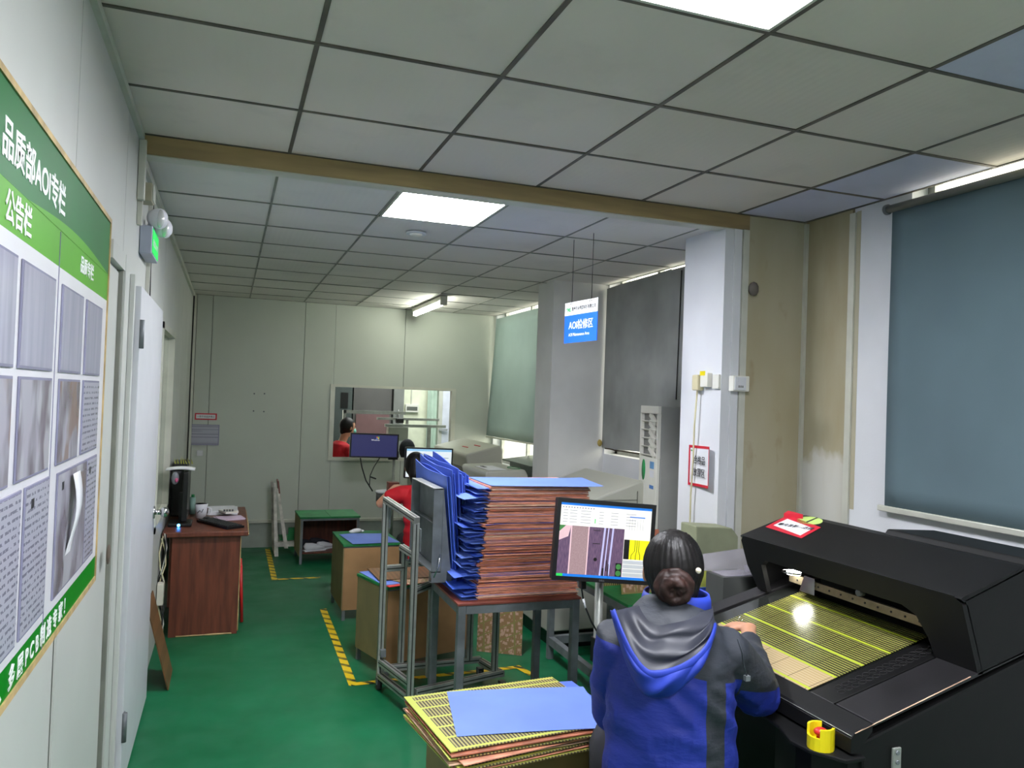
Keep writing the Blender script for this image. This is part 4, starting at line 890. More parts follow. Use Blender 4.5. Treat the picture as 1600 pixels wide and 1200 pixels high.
t = monitor('white page monitor behind the red shirted operator', (1.80, 7.25, 1.078), .46, .29, .0, (0, .02), .012)
part('screen', MB().box((-.218, .001, -.132), (.218, .003, .132)), EM('white page screen', (232, 240, 244), 1.15), t)
part('title_bar', MB().box((-.218, -.0002, .112), (.218, .0006, .132)), EM('screen pale blue', (150, 200, 236), 1.1), t); part('text_line', MB().box((.09, -.0002, .05), (.19, .0006, .055)), em_tx, t)
part('pole', MB().cyl((0, .065, -1.058), (0, .065, .0), .018), m_steel, t); part('pole_base', MB().box((-.12, .0, -1.078), (.12, .2, -1.062)), m_steel, t)
t = thing('round_table', 'small round white stand left of the red shirted operator', 'side table', (1.43, 7.3, 0))
part('table_top', MB().cyl((1.43, 7.3, .80), (1.43, 7.3, .815), .115, n=24), m_white, t); part('rim', MB().cyl((1.43, 7.3, .72), (1.43, 7.3, .80), .108, n=24), m_machdark, t); part('pole', MB().cyl((1.43, 7.3, .02), (1.43, 7.3, .72), .02), m_steel, t); part('base', MB().cyl((1.43, 7.3, 0), (1.43, 7.3, .02), .12), m_steel, t)
single('carton', 'opened brown carton behind the elbow of the red shirted operator', 'box', MB().box((1.42, 7.22, .816), (1.52, 7.32, .90)), m_redwood, (1.47, 7.27, .8155))

# ================================================================== LIGHT GREY MACHINES
def grey_machine(label, x0, x1, y0, y1, zf, zb, low=False):
    t = thing('inspection_machine', label, 'machine', ((x0+x1)/2, (y0+y1)/2, 0), 'light grey inspection machines')
    part('plinth', MB().box((x0+.05, y0+.02, 0), (x1-.02, y1-.02, .12)), m_black, t)
    part('base', MB().box((x0, y0, .12), (x1, y1, .80), bev=.01), m_machine, t)
    part('deck', MB().prism([(x0-.02, y0-.01, .80), (x1, y0-.01, .80), (x1, y0-.01, .92), (x0-.02, y0-.01, .84)], (0, y1-y0+.02, 0)), m_machine, t, bevel=.008)
    xh = x0+(x1-x0)*.42
    part('hood', MB().prism([(xh+.07, y0, .86), (x1-.01, y0, .90), (x1-.01, y0, zb-.05), (x1-.04, y0, zb), (xh+.01, y0, zf), (xh, y0, zf-.03)], (0, y1-y0, 0)), m_machine, t, bevel=.015)
    part('hood_mouth', MB().box((xh+.03, y0+.12, .87), (xh+.075, y1-.12, zf-.06)), m_machdark, t)
    part('end_panel', MB().prism([(xh+.13, y0-.003, .92), (x1-.08, y0-.003, .92), (x1-.08, y0-.003, zb-.09), (xh+.13, y0-.003, zf-.05)], (0, .002, 0)), m_machine, t)
    return t, xh
mm, xh = grey_machine('light grey inspection machine in the far corner under the pale green blind', 1.93, 2.62, 7.45, 8.75, 1.155, 1.245)
part('warning_label', MB().prism([(2.34, 7.8, 1.193), (2.35, 7.8, 1.196), (2.35, 8.0, 1.196), (2.34, 8.0, 1.193)], (0, 0, .004)), m_red, mm)
part('warning_label', MB().prism([(2.44, 7.7, 1.213), (2.45, 7.7, 1.216), (2.45, 7.9, 1.216), (2.44, 7.9, 1.213)], (0, 0, .004)), m_red, mm)
mm, xh = grey_machine('light grey inspection machine in the middle with a white paper label', 1.80, 2.50, 6.42, 7.15, 1.085, 1.10)
part('paper_label', MB().prism([(2.13, 6.45, 1.0905), (2.30, 6.45, 1.094), (2.30, 6.85, 1.094), (2.13, 6.85, 1.0905)], (0, 0, .002)), m_paper, mm)
part('green_ring', MB().tube([(2.40+.05*math.cos(a), 6.55+.10*math.sin(a), 1.103) for a in [k*PI/12 for k in range(25)]], .003, 5), m_greenpad, mm)
part('print_mark', MB().box((2.17, 6.7, 1.0935), (2.20, 6.82, 1.0955)), m_ink, mm)
mm, xh = grey_machine('light grey inspection machine nearest the air conditioner', 2.12, 2.86, 5.0, 5.95, 1.03, 1.165)
part('panel_joint', MB().box((2.47, 4.992, 1.02), (2.78, 4.9945, 1.023)).box((2.78, 4.992, .85), (2.783, 4.9945, 1.085)), m_black, mm)
single('glass_lid', 'dark glass lid lying behind the middle grey machine', 'lid', MB().prism([(2.55, 6.5, 1.11), (2.95, 6.5, 1.16), (2.95, 7.3, 1.16), (2.55, 7.3, 1.11)], (0, 0, .012)).box((2.56, 6.52, 0), (2.92, 7.1, 1.11)), M('smoky green lid', (96, 106, 98), .2), (2.7, 6.9, 0))
single('desk_clutter', 'small white device between the white page monitor and the far machine', 'device', MB().box((1.98, 6.60, .845), (2.08, 6.72, .93), bev=.01), m_ac, (2.03, 6.66, .845))

# ================================================================== AIR CONDITIONER
rz = math.atan2(.35, .06)-PI/2
t = thing('air_conditioner', 'tall off white floor standing air conditioner beside the right column', 'air conditioner', (2.80, 4.75, 0), world=False, rz=rz)
# local: front faces -x, runs along +y from 0 to .36
part('body', MB().box((.012, .0, .05), (.19, .36, 1.70), bev=.008), m_acside, t)
part('base', MB().box((.0, 0, 0), (.19, .36, .05)), m_acside, t)
part('front_panel', MB().box((-.012, .0, .05), (.012, .36, 1.335), bev=.004), m_ac, t); part('header', MB().box((-.012, 0, 1.645), (.012, .36, 1.70), bev=.004), m_ac, t)
part('frame_side', MB().box((-.012, 0, 1.335), (.012, .022, 1.645)), m_ac, t); part('frame_side', MB().box((-.012, .338, 1.335), (.012, .36, 1.645)), m_ac, t)
part('vent_cavity', MB().box((.012, .02, 1.335), (.014, .34, 1.645)), m_black, t)
for k in range(5): part('louvre', MB().box((-.012, .022, 1.345+.06*k), (.012, .338, 1.350+.06*k), (0, .5, 0)).box((-.006, .06+.0, 1.352+.06*k), (.008, .20, 1.39+.06*k), (.5, 0, 0)), m_ac, t)
part('green_sticker', MB().tube([(-.0135, .26, 1.24), (-.0128, .26, 1.24)], [(.075, .038)]*2, 20, (0, 0, 1)), m_green_txt, t)
part('blue_label', MB().box((-.0135, .05, 1.26), (-.0125, .13, 1.31)), M('pale blue label', (96, 150, 200), .5), t); part('energy_label', MB().box((-.0135, .05, 1.20), (-.0125, .13, 1.25)), m_paper, t); part('blue_label', MB().box((-.0135, .05, 1.12), (-.0125, .13, 1.145)), M('mid blue label', (70, 120, 190), .5), t)
part('notice', MB().box((-.0135, .14, .83), (-.0125, .30, .98)), M('cyan notice', (130, 190, 206), .5), t)
t = thing('pipe_trunking', 'white boxed trunking strip between air conditioner and white column', 'trunking', (2.9, 4.5, 0))
part('trunking', MB().box((2.93, 4.50, 0), (2.998, 4.60, 1.72), bev=.006), m_trim, t); part('yellow_tag', MB().box((2.927, 4.52, .86), (2.93, 4.58, .90)), m_yellow, t)
part('print_strip', MB().box((2.927, 4.53, .95), (2.93, 4.57, 1.15)), m_text, t)
single('ac_cable', 'thin dark wire hanging on the grey board above the air conditioner', 'cable', MB().tube([(2.955, 4.78, 2.66), (2.955, 4.79, 2.2), (2.955, 4.80, 1.75)], .004, 6), m_cable, (2.955, 4.79, 1.72))

# white column things
t = thing('wall_socket', 'white switch socket with two plugs and a yellow sticker on the white column', 'socket', (2.545, 3.8, 1.85))
part('back_box', MB().box((2.49, 3.665, 1.79), (2.545, 3.78, 1.90), bev=.004), m_ac, t) if False else None
part('back_box', MB().box((2.585, YM-.05, 1.80), (2.69, YM-.006, 1.885), bev=.004), m_ac, t)
f_ = part('face_plate', MB().box((2.592, YM-.056, 1.806), (2.665, YM-.05, 1.88), bev=.002), m_white, t); part('switch', MB().box((2.61, YM-.060, 1.848), (2.648, YM-.056, 1.872)), m_white, f_)
for x in (2.618, 2.630, 2.642): part('pin_hole', MB().box((x-.003, YM-.0575, 1.82), (x+.003, YM-.056, 1.832)), m_machdark, f_)
part('plug', MB().box((2.50, 3.84, 1.80), (2.545, 3.90, 1.89), bev=.008), M('cream plug', (206, 196, 160), .4), t); part('adapter', MB().box((2.51, 3.76, 1.82), (2.545, 3.83, 1.90), bev=.004), m_ac, t); part('adapter', MB().box((2.53, YM+.01, 1.81), (2.585, 3.74, 1.89), bev=.004), m_ac, t); part('yellow_sticker', MB().box((2.508, 3.78, 1.885), (2.511, 3.83, 1.91)), m_yellow, t)
single('socket_cable', 'cream cable hanging from the plug down the white column', 'cable', MB().tube([(2.52, 3.87, 1.80), (2.515, 3.88, 1.6), (2.52, 3.89, 1.4), (2.518, 3.90, 1.2), (2.525, 3.91, .9), (2.53, 3.92, .4)], .0055, 6), m_cablew, (2.52, 3.9, .4))
t = thing('area_notice', 'white paper notice framed in red tape on the white column', 'notice', (2.545, 3.85, 1.4))
XN = 2.543
def nq(u, v, o=0): # u from far (left) to near (right)
    return Vector((XN-.004-.025*u*u-o, 3.955-.235*u, 1.475-.215*v+.005*u))
part('paper', MB().sheet(6, 1, lambda u, v: nq(u, v), (-.001, 0, 0)), m_paper, t)
for lab_, (u0, u1, v0, v1) in (('tape', (0, 1, -.04, .03)), ('tape', (0, 1, .97, 1.04)), ('tape', (-.03, .03, -.04, 1.04)), ('tape', (.97, 1.0, -.04, 1.04))):
    part(lab_, MB().sheet(6, 1, lambda u, v: nq(u0+(u1-u0)*u, v0+(v1-v0)*v, .0018), (-.001, 0, 0)), m_red, t)
R_CL = axes(Vector((-.13, -1, 0)).normalized(), (0, 0, 1), Vector((-1, .13, 0)).normalized())
text('合格品', .052, m_ink, (XN-.0115, 3.905, 1.385), R_CL, t, sx=.95); text('放置区', .052, m_ink, (XN-.0115, 3.905, 1.315), R_CL, t, sx=.95)
text('YMS', .012, m_green_txt, (XN-.008, 3.94, 1.45), R_CL, t)
# hanging sign
t = thing('hanging_sign', 'blue and white area sign hanging on two wires from the far ceiling', 'sign', (1.99, 4.6, 2.1))
# face runs from far-left to near-right
P0 = Vector((1.957, 4.5, 2.07)); dX = Vector((.245, -.02, 0)).normalized(); dN = Vector((dX.y, -dX.x, 0))
P0 = Vector((1.800, 4.15, 2.118)); 
sgW, sgH = .30, .245
P0 = Vector((1.957, 4.50, 2.072)); P1 = Vector((1.995, 4.115, 2.072)); dX = (P1-P0).normalized(); dN = Vector((-abs(dX.y), -abs(dX.x)*1, 0)).normalized()
dN = dX.cross(Vector((0, 0, 1))).normalized()
sgW = (P1-P0).length; RS = axes(dX, Vector((0, 0, 1)), dN)
def sp(x, z, o=0): return P0+dX*x+Vector((0, 0, z))+dN*o
part('white_header', MB().prism([sp(0, .17), sp(sgW, .17), sp(sgW, .25), sp(0, .25)], dN*.004), m_letter, t)
part('blue_field', MB().prism([sp(0, 0), sp(sgW, 0), sp(sgW, .17), sp(0, .17)], dN*.004), m_signblue, t)
text('惠州市永明晟科技有限公司', .0275, m_ink, sp(.085, .197, .0045), RS, t, sx=.86, bold=.0003)
text('YMS', .034, m_green_txt, sp(.018, .193, .0045), RS, t, bold=.0008, sx=.9)
text('AOI检修区', .062, m_letter, sp(.055, .085, .0045), RS, t, bold=.0004, sx=.98)
text('AOI Maintenance Area', .027, m_letter, sp(.055, .040, .0045), RS, t, sx=.98)
for f in (.2, .80): part('wire', MB().tube([sp(sgW*f, .245), sp(sgW*f+.0, ZF-P0.z)], .0022, 5), m_cable, t); part('wire_loop', MB().tube([sp(sgW*f-.012, .235, .006), sp(sgW*f, .255, .002), sp(sgW*f+.012, .235, .006)], .002, 5), m_cable, t)

# ================================================================== FOREGROUND BOARDS
def board(label, c, rz, size=(.62, .48), m_=m_pcbtop, h=.003):
    o = part('circuit_panel', MB().box((-size[0]/2, -size[1]/2, 0), (size[0]/2, size[1]/2, h)), m_, None, label)
    o.location = c; o.rotation_euler = (0, 0, rz); tag(o, None, 'circuit board', 'striped boards on the nearest stool'); return o
zs = .5365
labs = ['lowest striped board resting on the nearest cardboard stool', 'copper board second from the bottom on the nearest stool', 'third striped board up on the nearest stool', 'fourth board up on the nearest stool, turned to the left', 'copper backed board just below the upper striped boards', 'striped board poking out left under the top board', 'copper board directly under the topmost striped board', 'topmost yellow striped board partly covered by the blue sheet']
for k in range(8):
    board(labs[k], (.985+random.uniform(-.015, .015), 2.655+random.uniform(-.01, .01)-.004*(7-k), zs), .10+(0 if k == 7 else random.uniform(-.06, .08)), m_=(m_pcbtop, m_copper, m_pcbtop, m_copper3, m_copper, m_pcbtop, m_copper2, m_pcbtop)[k], h=.0035)
    zs += .0088
zs -= .005
single('blue_sheet', 'blue sheet lying on top of the striped boards in the foreground', 'sheet', MB().sheet(8, 4, lambda u, v: Vector((.745+.53*u+.07*v+.0*u, 2.485-.065*u+.385*v-.01*u*v, zs+.002+.002*math.sin(u*4))), (0, 0, -.0012)), m_blue3, (1.0, 2.65, zs))
single('blue_sheet', 'blue sheet slipped half out on the right of the striped boards', 'sheet', MB().sheet(4, 4, lambda u, v: Vector((1.12+.235*u-.02*v, 2.50-.02*u+.40*v, zs-.0065)), (0, 0, -.001)), m_blue, (1.25, 2.65, zs-.007))
single('blue_sheet', 'blue sheet edge drooping under the striped boards at the stool front', 'sheet', MB().sheet(6, 3, lambda u, v: Vector((.80+.30*u, 2.43+.2*v+.03*u, .5372+.001*v)), (0, 0, -.0006)), m_blue3, (.95, 2.5, .5368))

# ================================================================== BLACK INSPECTION MACHINE
t = thing('inspection_machine', 'large black inspection machine with arched hood in the right foreground', 'machine', (2.2, 2.26, 0))
SL = .27; XF0, ZF0 = 1.66, .82
def dz(x): return ZF0+SL*(x-XF0)
MX1, MY0, MY1 = 2.85, 1.735, 2.80
part('cabinet', MB().prism([(1.74, MY0, .03), (MX1, MY0, .03), (MX1, MY0, dz(MX1)-.012), (XF0+.03, MY0, dz(XF0)-.03), (XF0+.005, MY0, .765), (1.70, MY0, .74)], (0, MY1-MY0, 0)), m_blackm, t, bevel=.008)
part('plinth', MB().box((1.80, MY0+.04, 0), (MX1-.04, MY1-.04, .03)), m_black, t)
def slab(x0, x1, y0, y1, m_, name, zo=0, th_=.012):
    return part(name, MB().prism([(x0, y0, dz(x0)+zo), (x1, y0, dz(x1)+zo), (x1, y1, dz(x1)+zo), (x0, y1, dz(x0)+zo)], (0, 0, -th_)), m_, t, bevel=.002)
part('front_lip', MB().prism([(XF0-.002, MY0-.003, dz(XF0)-.055), (XF0-.002, MY0-.003, dz(XF0)-.014), (XF0+.008, MY0-.003, dz(XF0)-.001), (XF0+.072, MY0-.003, dz(XF0+.072)), (XF0+.072, MY0-.003, dz(XF0+.072)-.02), (XF0+.02, MY0-.003, dz(XF0)-.055)], (0, MY1-MY0+.006, 0)), m_blackm, t)
slab(1.737, MX1, MY0, 1.880, m_deck, 'deck_plate'); slab(1.737, MX1, 2.72, MY1, m_deck, 'deck_plate')
slab(1.737, 2.6, 1.890, 1.990, m_black, 'perforated_plate', zo=-.004)
holes = MB()
for i in range(16):
    for j in range(2):
        x = 1.80+.027*i+.0135*j; y = 1.925+.028*j; z0 = dz(x)-.0032
        holes.tube([(x+.011*math.cos(a), y+.011*math.sin(a), z0+SL*.011*math.cos(a)) for a in [k*PI/6 for k in range(13)]], .0009, 4)
part('hole_rings', holes, m_deck, t, kind='stuff')
slab(1.737, 2.75, 2.0, 2.715, M('dark polished bed', (34, 36, 34), .12), 'bed', zo=-.008)
part('rim_wear', MB().tube([(XF0+.012, MY0-.002, dz(XF0)), (2.1, MY0-.002, dz(2.1)+.001)], .0016, 5), m_copper3, t); part('rim_wear', MB().tube([(XF0-.001, MY0-.002, dz(XF0)-.006), (XF0-.001, 2.1, dz(XF0)-.008)], .0010, 5), m_alu, t)
# glass over the board
th_t = math.atan(SL)
pn = part('circuit_panel', MB().box((-.255, -.31, 0), (.255, .31, .002)), m_pcbbed, None, 'yellow green striped circuit panel clamped on the black machine bed')
pn.location = (1.737+.255*math.cos(th_t)+.0, 2.31, dz(1.737+.255*math.cos(th_t))-.004); pn.rotation_euler = (0, -th_t, 0); tag(pn, None, 'circuit board')
ggl = NG('bed cover glass'); ggl.b.inputs['Transmission Weight'].default_value = 1; ggl.b.inputs['Base Color'].default_value = (.93, .95, .93, 1); ggl.set(.04); ggl.b.inputs['IOR'].default_value = 1.25
# hood
def hp(y, s, xo=0): return Vector((2.13-.075*s/.227+xo, y, dz(2.13)+s))
prof_ = [(MY0, -.005), (MY0, .205), (MY0+.025, .227), (MY1-.02, .227), (MY1, .205), (MY1-.0, .10), (MY1-.035, .005), (2.705, .005), (2.700, .12), (2.665, .145), (1.975, .145), (1.925, .125), (1.895, .06), (1.885, -.005)]
part('hood_face', MB().prism([hp(y, s) for y, s in prof_], (.022, 0, .0)), m_blackm, t)
part('hood_top', MB().prism([(2.056, MY0, 1.170), (2.066, MY0, 1.176), (2.312, MY0, 1.256), (2.40, MY0, 1.25), (2.84, MY0, 1.14), (2.84, MY0, 1.125), (2.40, MY0, 1.235), (2.314, MY0, 1.243), (2.07, MY0, 1.160)], (0, MY1-MY0, 0)), m_blackm, t)
part('hood_end', MB().prism([hp(0, 0) + Vector((.02, MY0, 0)), (2.84, MY0, dz(2.84)-.01), (2.84, MY0, 1.13), (2.40, MY0, 1.24), (2.312, MY0, 1.247), (2.075, MY0, 1.165)], (0, .02, 0)), m_blackm, t)
part('hood_end', MB().prism([hp(0, 0) + Vector((.05, MY1-.02, 0)), (2.84, MY1-.02, dz(2.84)-.01), (2.84, MY1-.02, 1.13), (2.40, MY1-.02, 1.24), (2.312, MY1-.02, 1.247), (2.075, MY1-.02, 1.165)], (0, .02, 0)), m_blackm, t)
part('rear_cover', MB().prism([(2.34, MY0+.01, 1.23), (2.37, MY0+.01, 1.272), (2.60, MY0+.01, 1.262), (2.80, MY0+.01, 1.15)], (0, .58, 0)), m_blackm, t, bevel=.005)
part('inner_wall', MB().box((2.42, MY0+.02, .98), (2.44, MY1-.02, 1.22)), m_black, t)
part('guide_rail', MB().box((2.20, 1.90, 1.005), (2.215, 2.66, 1.035)), M('worn brass rail', (150, 136, 110), .35, .7, .2, 20), t)
rv = MB()
for k in range(12): rv.cyl((2.198, 1.95+.06*k, 1.02), (2.200, 1.95+.06*k, 1.02), .004, n=8)
part('rail_rivets', rv, m_black, t, kind='stuff')
part('carriage', MB().prism([(2.19, 2.50, 1.05), (2.19, 2.56, 1.05), (2.19, 2.585, .985), (2.19, 2.50, .985)], (.03, 0, 0)), m_chrome, t); part('knob', MB().cyl((2.175, 2.26, 1.055), (2.20, 2.26, 1.055), .012), m_steel, t)
part('light_head', MB().tube([(2.17+.035*math.cos(a), 2.61+.045*math.sin(a), 1.055) for a in [k*PI/10 for k in range(21)]], .004, 6), m_chrome, t)
part('bulb', MB().cyl((2.18, 2.61, 1.045), (2.18, 2.61, 1.058), .028), EM('inspection lamp', (255, 255, 250), 16.0), t)
# front console shelf and emergency stop
part('console', MB().prism([(1.70, 1.72, .745), (1.63, 1.72, .745), (1.575, 1.80, .745), (1.565, 1.87, .745), (1.60, 1.96, .745), (1.615, 2.10, .745), (1.605, 2.30, .745), (1.60, MY1, .745), (1.70, MY1, .745)], (0, 0, .012)), m_blackm, t, bevel=.003)
part('console_skirt', MB().prism([(1.72, 1.745, .12), (1.66, 1.745, .12), (1.60, 1.82, .12), (1.595, 1.88, .12), (1.63, 1.97, .12), (1.66, 2.05, .12), (1.72, 2.05, .12)], (0, 0, .62)), m_blackm, t)
es = part('stop_guard', MB(), m_yellow, t) if False else None
c0 = Vector((1.618, 1.805, .757))
g2 = MB()
for k in range(16):
    a0, a1 = 2*PI*k/16, 2*PI*(k+1)/16
    hh = .062 if (k % 8) in (2, 3, 4, 5) else .036
    for r0, r1 in ((.030, .037),):
        g2.prism([c0+Vector((r0*math.cos(a0), r0*math.sin(a0), 0)), c0+Vector((r1*math.cos(a0), r1*math.sin(a0), 0)), c0+Vector((r1*math.cos(a1), r1*math.sin(a1), 0)), c0+Vector((r0*math.cos(a1), r0*math.sin(a1), 0))], (0, 0, hh))
bmesh.ops.remove_doubles(g2.bm, verts=g2.bm.verts, dist=.0003)
part('stop_guard', g2, m_yellow, t); part('stop_base', MB().cyl(c0, c0+Vector((0, 0, .02)), .030), m_yellow, t)
part('stop_button', MB().cyl(c0+Vector((0, 0, .02)), c0+Vector((0, 0, .036)), .012).ball(c0+Vector((0, 0, .044)), (.020, .020, .012)), m_redplas, t)
h = part('latch', MB().box((1.805, MY0-.008, .70), (1.835, MY0-.0005, .765), bev=.002), m_alu, t)
for z_ in (.752, .725): part('screw', MB().cyl((1.82, MY0-.012, z_), (1.82, MY0-.008, z_), .006), m_steel, h)
# labels on the hood
def ht(x, y, o=.001): return Vector((x, y, 1.176+.3252*(x-2.066)+o))
part('red_label', MB().prism([ht(2.165, 2.775), ht(2.30, 2.80), ht(2.262, 2.555), ht(2.150, 2.535)], (0, 0, .001)), m_red, t)
part('label_card', MB().prism([ht(2.190, 2.755, .0025), ht(2.265, 2.76, .0025), ht(2.240, 2.575, .0025), ht(2.165, 2.56, .0025)], (0, 0, .001)), m_paper, t)
part('label_flap', MB().prism([ht(2.27, 2.79), ht(2.30, 2.80), ht(2.295, 2.70)], (0, 0, .02)), m_red, t)
rl = axes(Vector((.13, -1, .04)).normalized(), Vector((.95, .12, .31)).normalized(), Vector((.13, -1, .04)).normalized().cross(Vector((.95, .12, .31)).normalized()))
text('曝光显影—退膜', .026, m_ink, ht(2.200, 2.745, .004), rl, t)
part('number_sticker', MB().prism([ht(2.315-.0+.036*math.cos(a)-.02, 2.66+.066*math.sin(a), .001) for a in [k*PI/12 for k in range(24)]], (0, 0, .001)), M('lime sticker', (190, 216, 120), .5), t)
text('1', .085, m_ink, ht(2.275, 2.675, .003), axes((0, -1, 0), Vector((.95, 0, .31)), Vector((-.31, 0, .95))), t)

# ================================================================== PEOPLE
def fuse(mb, voxel, sm=4):
    me = mb.mesh('raw'); o = bpy.data.objects.new('raw', me); COL.objects.link(o)
    r = o.modifiers.new('r', 'REMESH'); r.mode = 'VOXEL'; r.voxel_size = voxel; r.use_smooth_shade = True
    s_ = o.modifiers.new('s', 'SMOOTH'); s_.iterations = sm; s_.factor = .6
    bpy.context.view_layer.update()
    out = bpy.data.meshes.new_from_object(o.evaluated_get(bpy.context.evaluated_depsgraph_get())); bpy.data.objects.remove(o); out.materials.clear()
    for p in out.polygons: p.use_smooth = True
    return out
def hand(mb, wrist, fwd, up_, side, s=1.0, curl=.5, thumb=1):
    """palm + five unequal curled fingers; side = direction of the thumb"""
    f, u, sd = Vector(fwd).normalized(), Vector(up_).normalized(), Vector(side).normalized(); w0 = Vector(wrist)
    mb.tube([w0-f*.02*s, w0+f*.03*s, w0+f*.085*s], [(.026*s, .018*s), (.038*s, .016*s), (.040*s, .014*s)], 12, sd)
    for i, (off, ln) in enumerate(((.028, .072), (.010, .082), (-.009, .076), (-.027, .060))):
        p = w0+f*.075*s+sd*off*s; pts = [p]; a = 0; r = (.0088, .0084, .0078, .0066)
        for j in range(3):
            a += curl*(.5 if j == 0 else .8); p = p+(f*math.cos(a)-u*math.sin(a))*ln*s*(.42, .32, .26)[j]; pts.append(p)
        mb.tube(pts, [x*s for x in r], 8)
    p = w0+f*.02*s+sd*.026*s; q = p+(sd*.8+f*.6-u*.2).normalized()*.035*s; q2 = q+(f*.85+sd*.35-u*.35).normalized()*.032*s; q3 = q2+(f*.9-u*.4-sd*.1).normalized()*.022*s
    mb.tube([p, q, q2, q3], [.013*s, .0105*s, .0095*s, .007*s], 8)
def head(mb, c, fwd, s=1.0):
    f = Vector(fwd).normalized(); r = f.cross(Vector((0, 0, 1))).normalized(); ang = math.atan2(-f.x, f.y)
    mb.ball(c+Vector((0, 0, .02*s)), (.074*s, .092*s, .095*s), 18, 14, (0, 0, ang))
    mb.ball(c+f*.03*s-Vector((0, 0, .05*s)), (.055*s, .055*s, .062*s), 14, 10, (0, 0, ang))
    mb.tube([c+f*.088*s+Vector((0, 0, .01*s)), c+f*.106*s-Vector((0, 0, .025*s)), c+f*.085*s-Vector((0, 0, .032*s))], [.008*s, .013*s, .009*s], 8)
    mb.ball(c+f*.086*s-Vector((0, 0, .062*s)), (.022*s, .008*s, .007*s), 8, 6, (0, 0, ang))
    for a in (-1, 1): mb.ball(c+r*a*.078*s-Vector((0, 0, .005*s)), (.010*s, .018*s, .03*s), 8, 8, (0, 0, ang))
    return f, r
def eyes(t, c, f, r, s=1.0):
    for a in (-1, 1): part('eye', MB().ball(c+f*.083*s+r*a*.03*s+Vector((0, 0, .012*s)), (.012*s, .008*s, .007*s), 8, 6), m_ink, t)

# --- operator in the blue jacket (world coordinates)
OB = Vector((1.235, 1.99, 0)); YAW = .36
Ff = Vector((math.sin(YAW), math.cos(YAW), 0)); Rr = Vector((math.cos(YAW), -math.sin(YAW), 0)); Up = Vector((0, 0, 1))
def L(x, y, z): return OB+Rr*x+Ff*y+Up*z
t = thing('person', 'seated person in a blue and dark grey jacket with hair in a bun', 'person', OB)
H = L(.006, .045, 1.218)
mb = MB(); fwd = (Ff*.97+Rr*.02-Up*.0).normalized()
head(mb, H, fwd, 1.02)
mb.tube([L(0, .0, 1.02), L(.008, .02, 1.10), L(.018, .045, 1.18)], [.058, .052, .056], 14)
mb.tube([L(0, 0, .50), L(0, .0, .62), L(0, .0, .80), L(0, -.01, .95), L(0, -.0, 1.06), L(0, .01, 1.10)], [(.15, .12), (.14, .11), (.14, .11), (.15, .11), (.13, .10), (.07, .06)], 20, Rr)
RS_, RE, RW = L(.145, .0, 1.005), Vector((1.572, 2.06, .825)), Vector((1.772, 2.350, .930))
LS_, LE, LW = L(-.148, .0, 1.03), L(-.140, .12, .78), L(-.06, .33, .74)
mb.tube([L(.10, 0, 1.02), RS_, (RS_+RE)/2, RE, (RE+RW)/2, RW], [.045, .048, .045, .040, .034, .025], 12)
mb.tube([L(-.10, 0, 1.03), LS_, (LS_+LE)/2, LE, (LE+LW)/2, LW], [.05, .052, .045, .040, .036, .026], 12)
for a in (-1, 1):
    mb.tube([L(a*.09, .0, .55), L(a*.10, .20, .56), L(a*.11, .40, .54), L(a*.11, .43, .48), L(a*.11, .40, .28), L(a*.11, .37, .08)], [.09, .082, .065, .06, .05, .038], 12)
    mb.tube([L(a*.11, .33, .05), L(a*.11, .42, .045), L(a*.12, .54, .03)], [(.045, .045), (.045, .04), (.035, .02)], 10)
hand(mb, RW, Vector((-.05, .97, -.16)), Vector((-.1, .15, 1)), Vector((-1, -.05, 0)), 1.0, .5)
hand(mb, LW, Vector((.5, .8, -.2)), Up, Vector((.8, -.5, 0)), .95, .5)
part('body', fuse(mb, .0075, 3), m_skin, t)
eyes(t, H, fwd, Rr, 1.02)
# hair
mb = MB(); ang = -YAW
mb.ball(H+Up*.022-Ff*.008, (.088, .100, .106), 24, 18, (0, 0, ang)); mb.ball(H-Ff*.040-Up*.03, (.070, .062, .075), 18, 12, (0, 0, ang)); mb.ball(H-Ff*.04-Up*.075+Rr*.012, (.048, .045, .040), 14, 10, (0, 0, ang))
me = fuse(mb, .006, 3)
for v in me.vertices:
    p = v.co-H; a = math.atan2(p.dot(Rr), -p.dot(Ff)+.001); v.co += p.normalized()*(.0016*math.sin(a*34+p.z*30)+.0012*noise.noise(v.co*60))
# keep the face free: trim what lies in front
bm = bmesh.new(); bm.from_mesh(me)
dl = [v for v in bm.verts if (v.co-H).dot(Ff) > .045 and (v.co-H).z < .065]
bmesh.ops.delete(bm, geom=dl, context='VERTS'); bm.to_mesh(me); bm.free()
part('hair', me, m_hair, t)
mb = MB(); BC = H-Ff*.094-Up*.020-Rr*.016
mb.ball(BC, (.056, .038, .054), 20, 14, (0, 0, ang))
mb.tube([BC+Rr*((.050-.0022*j)*math.cos(1.9-j*.52))+Up*((.048-.0022*j)*math.sin(1.9-j*.52))-Ff*(.012+.0016*j) for j in range(19)], [.008, .013, .016]+[.017]*13+[.014, .010, .006], 10)
me = fuse(mb, .004, 2)
for v in me.vertices:
    p = v.co-BC; a = math.atan2(p.dot(Up), p.dot(Rr)); v.co += p.normalized()*(.0013*math.sin(a*5+p.length*420)+.0010*noise.noise(v.co*90))
part('hair_bun', me, m_hairbrown, t, 'dark brown coiled hair bun'); part('hair_clip', MB().ball(H-Ff*.105+Up*.030+Rr*.052, .0085, 12, 8), M('pearl', (226, 214, 190), .2), t, 'pearl hair clip')
# jacket
gj = NG('blue and grey jacket fabric'); x, y, z_ = gj.xyz()
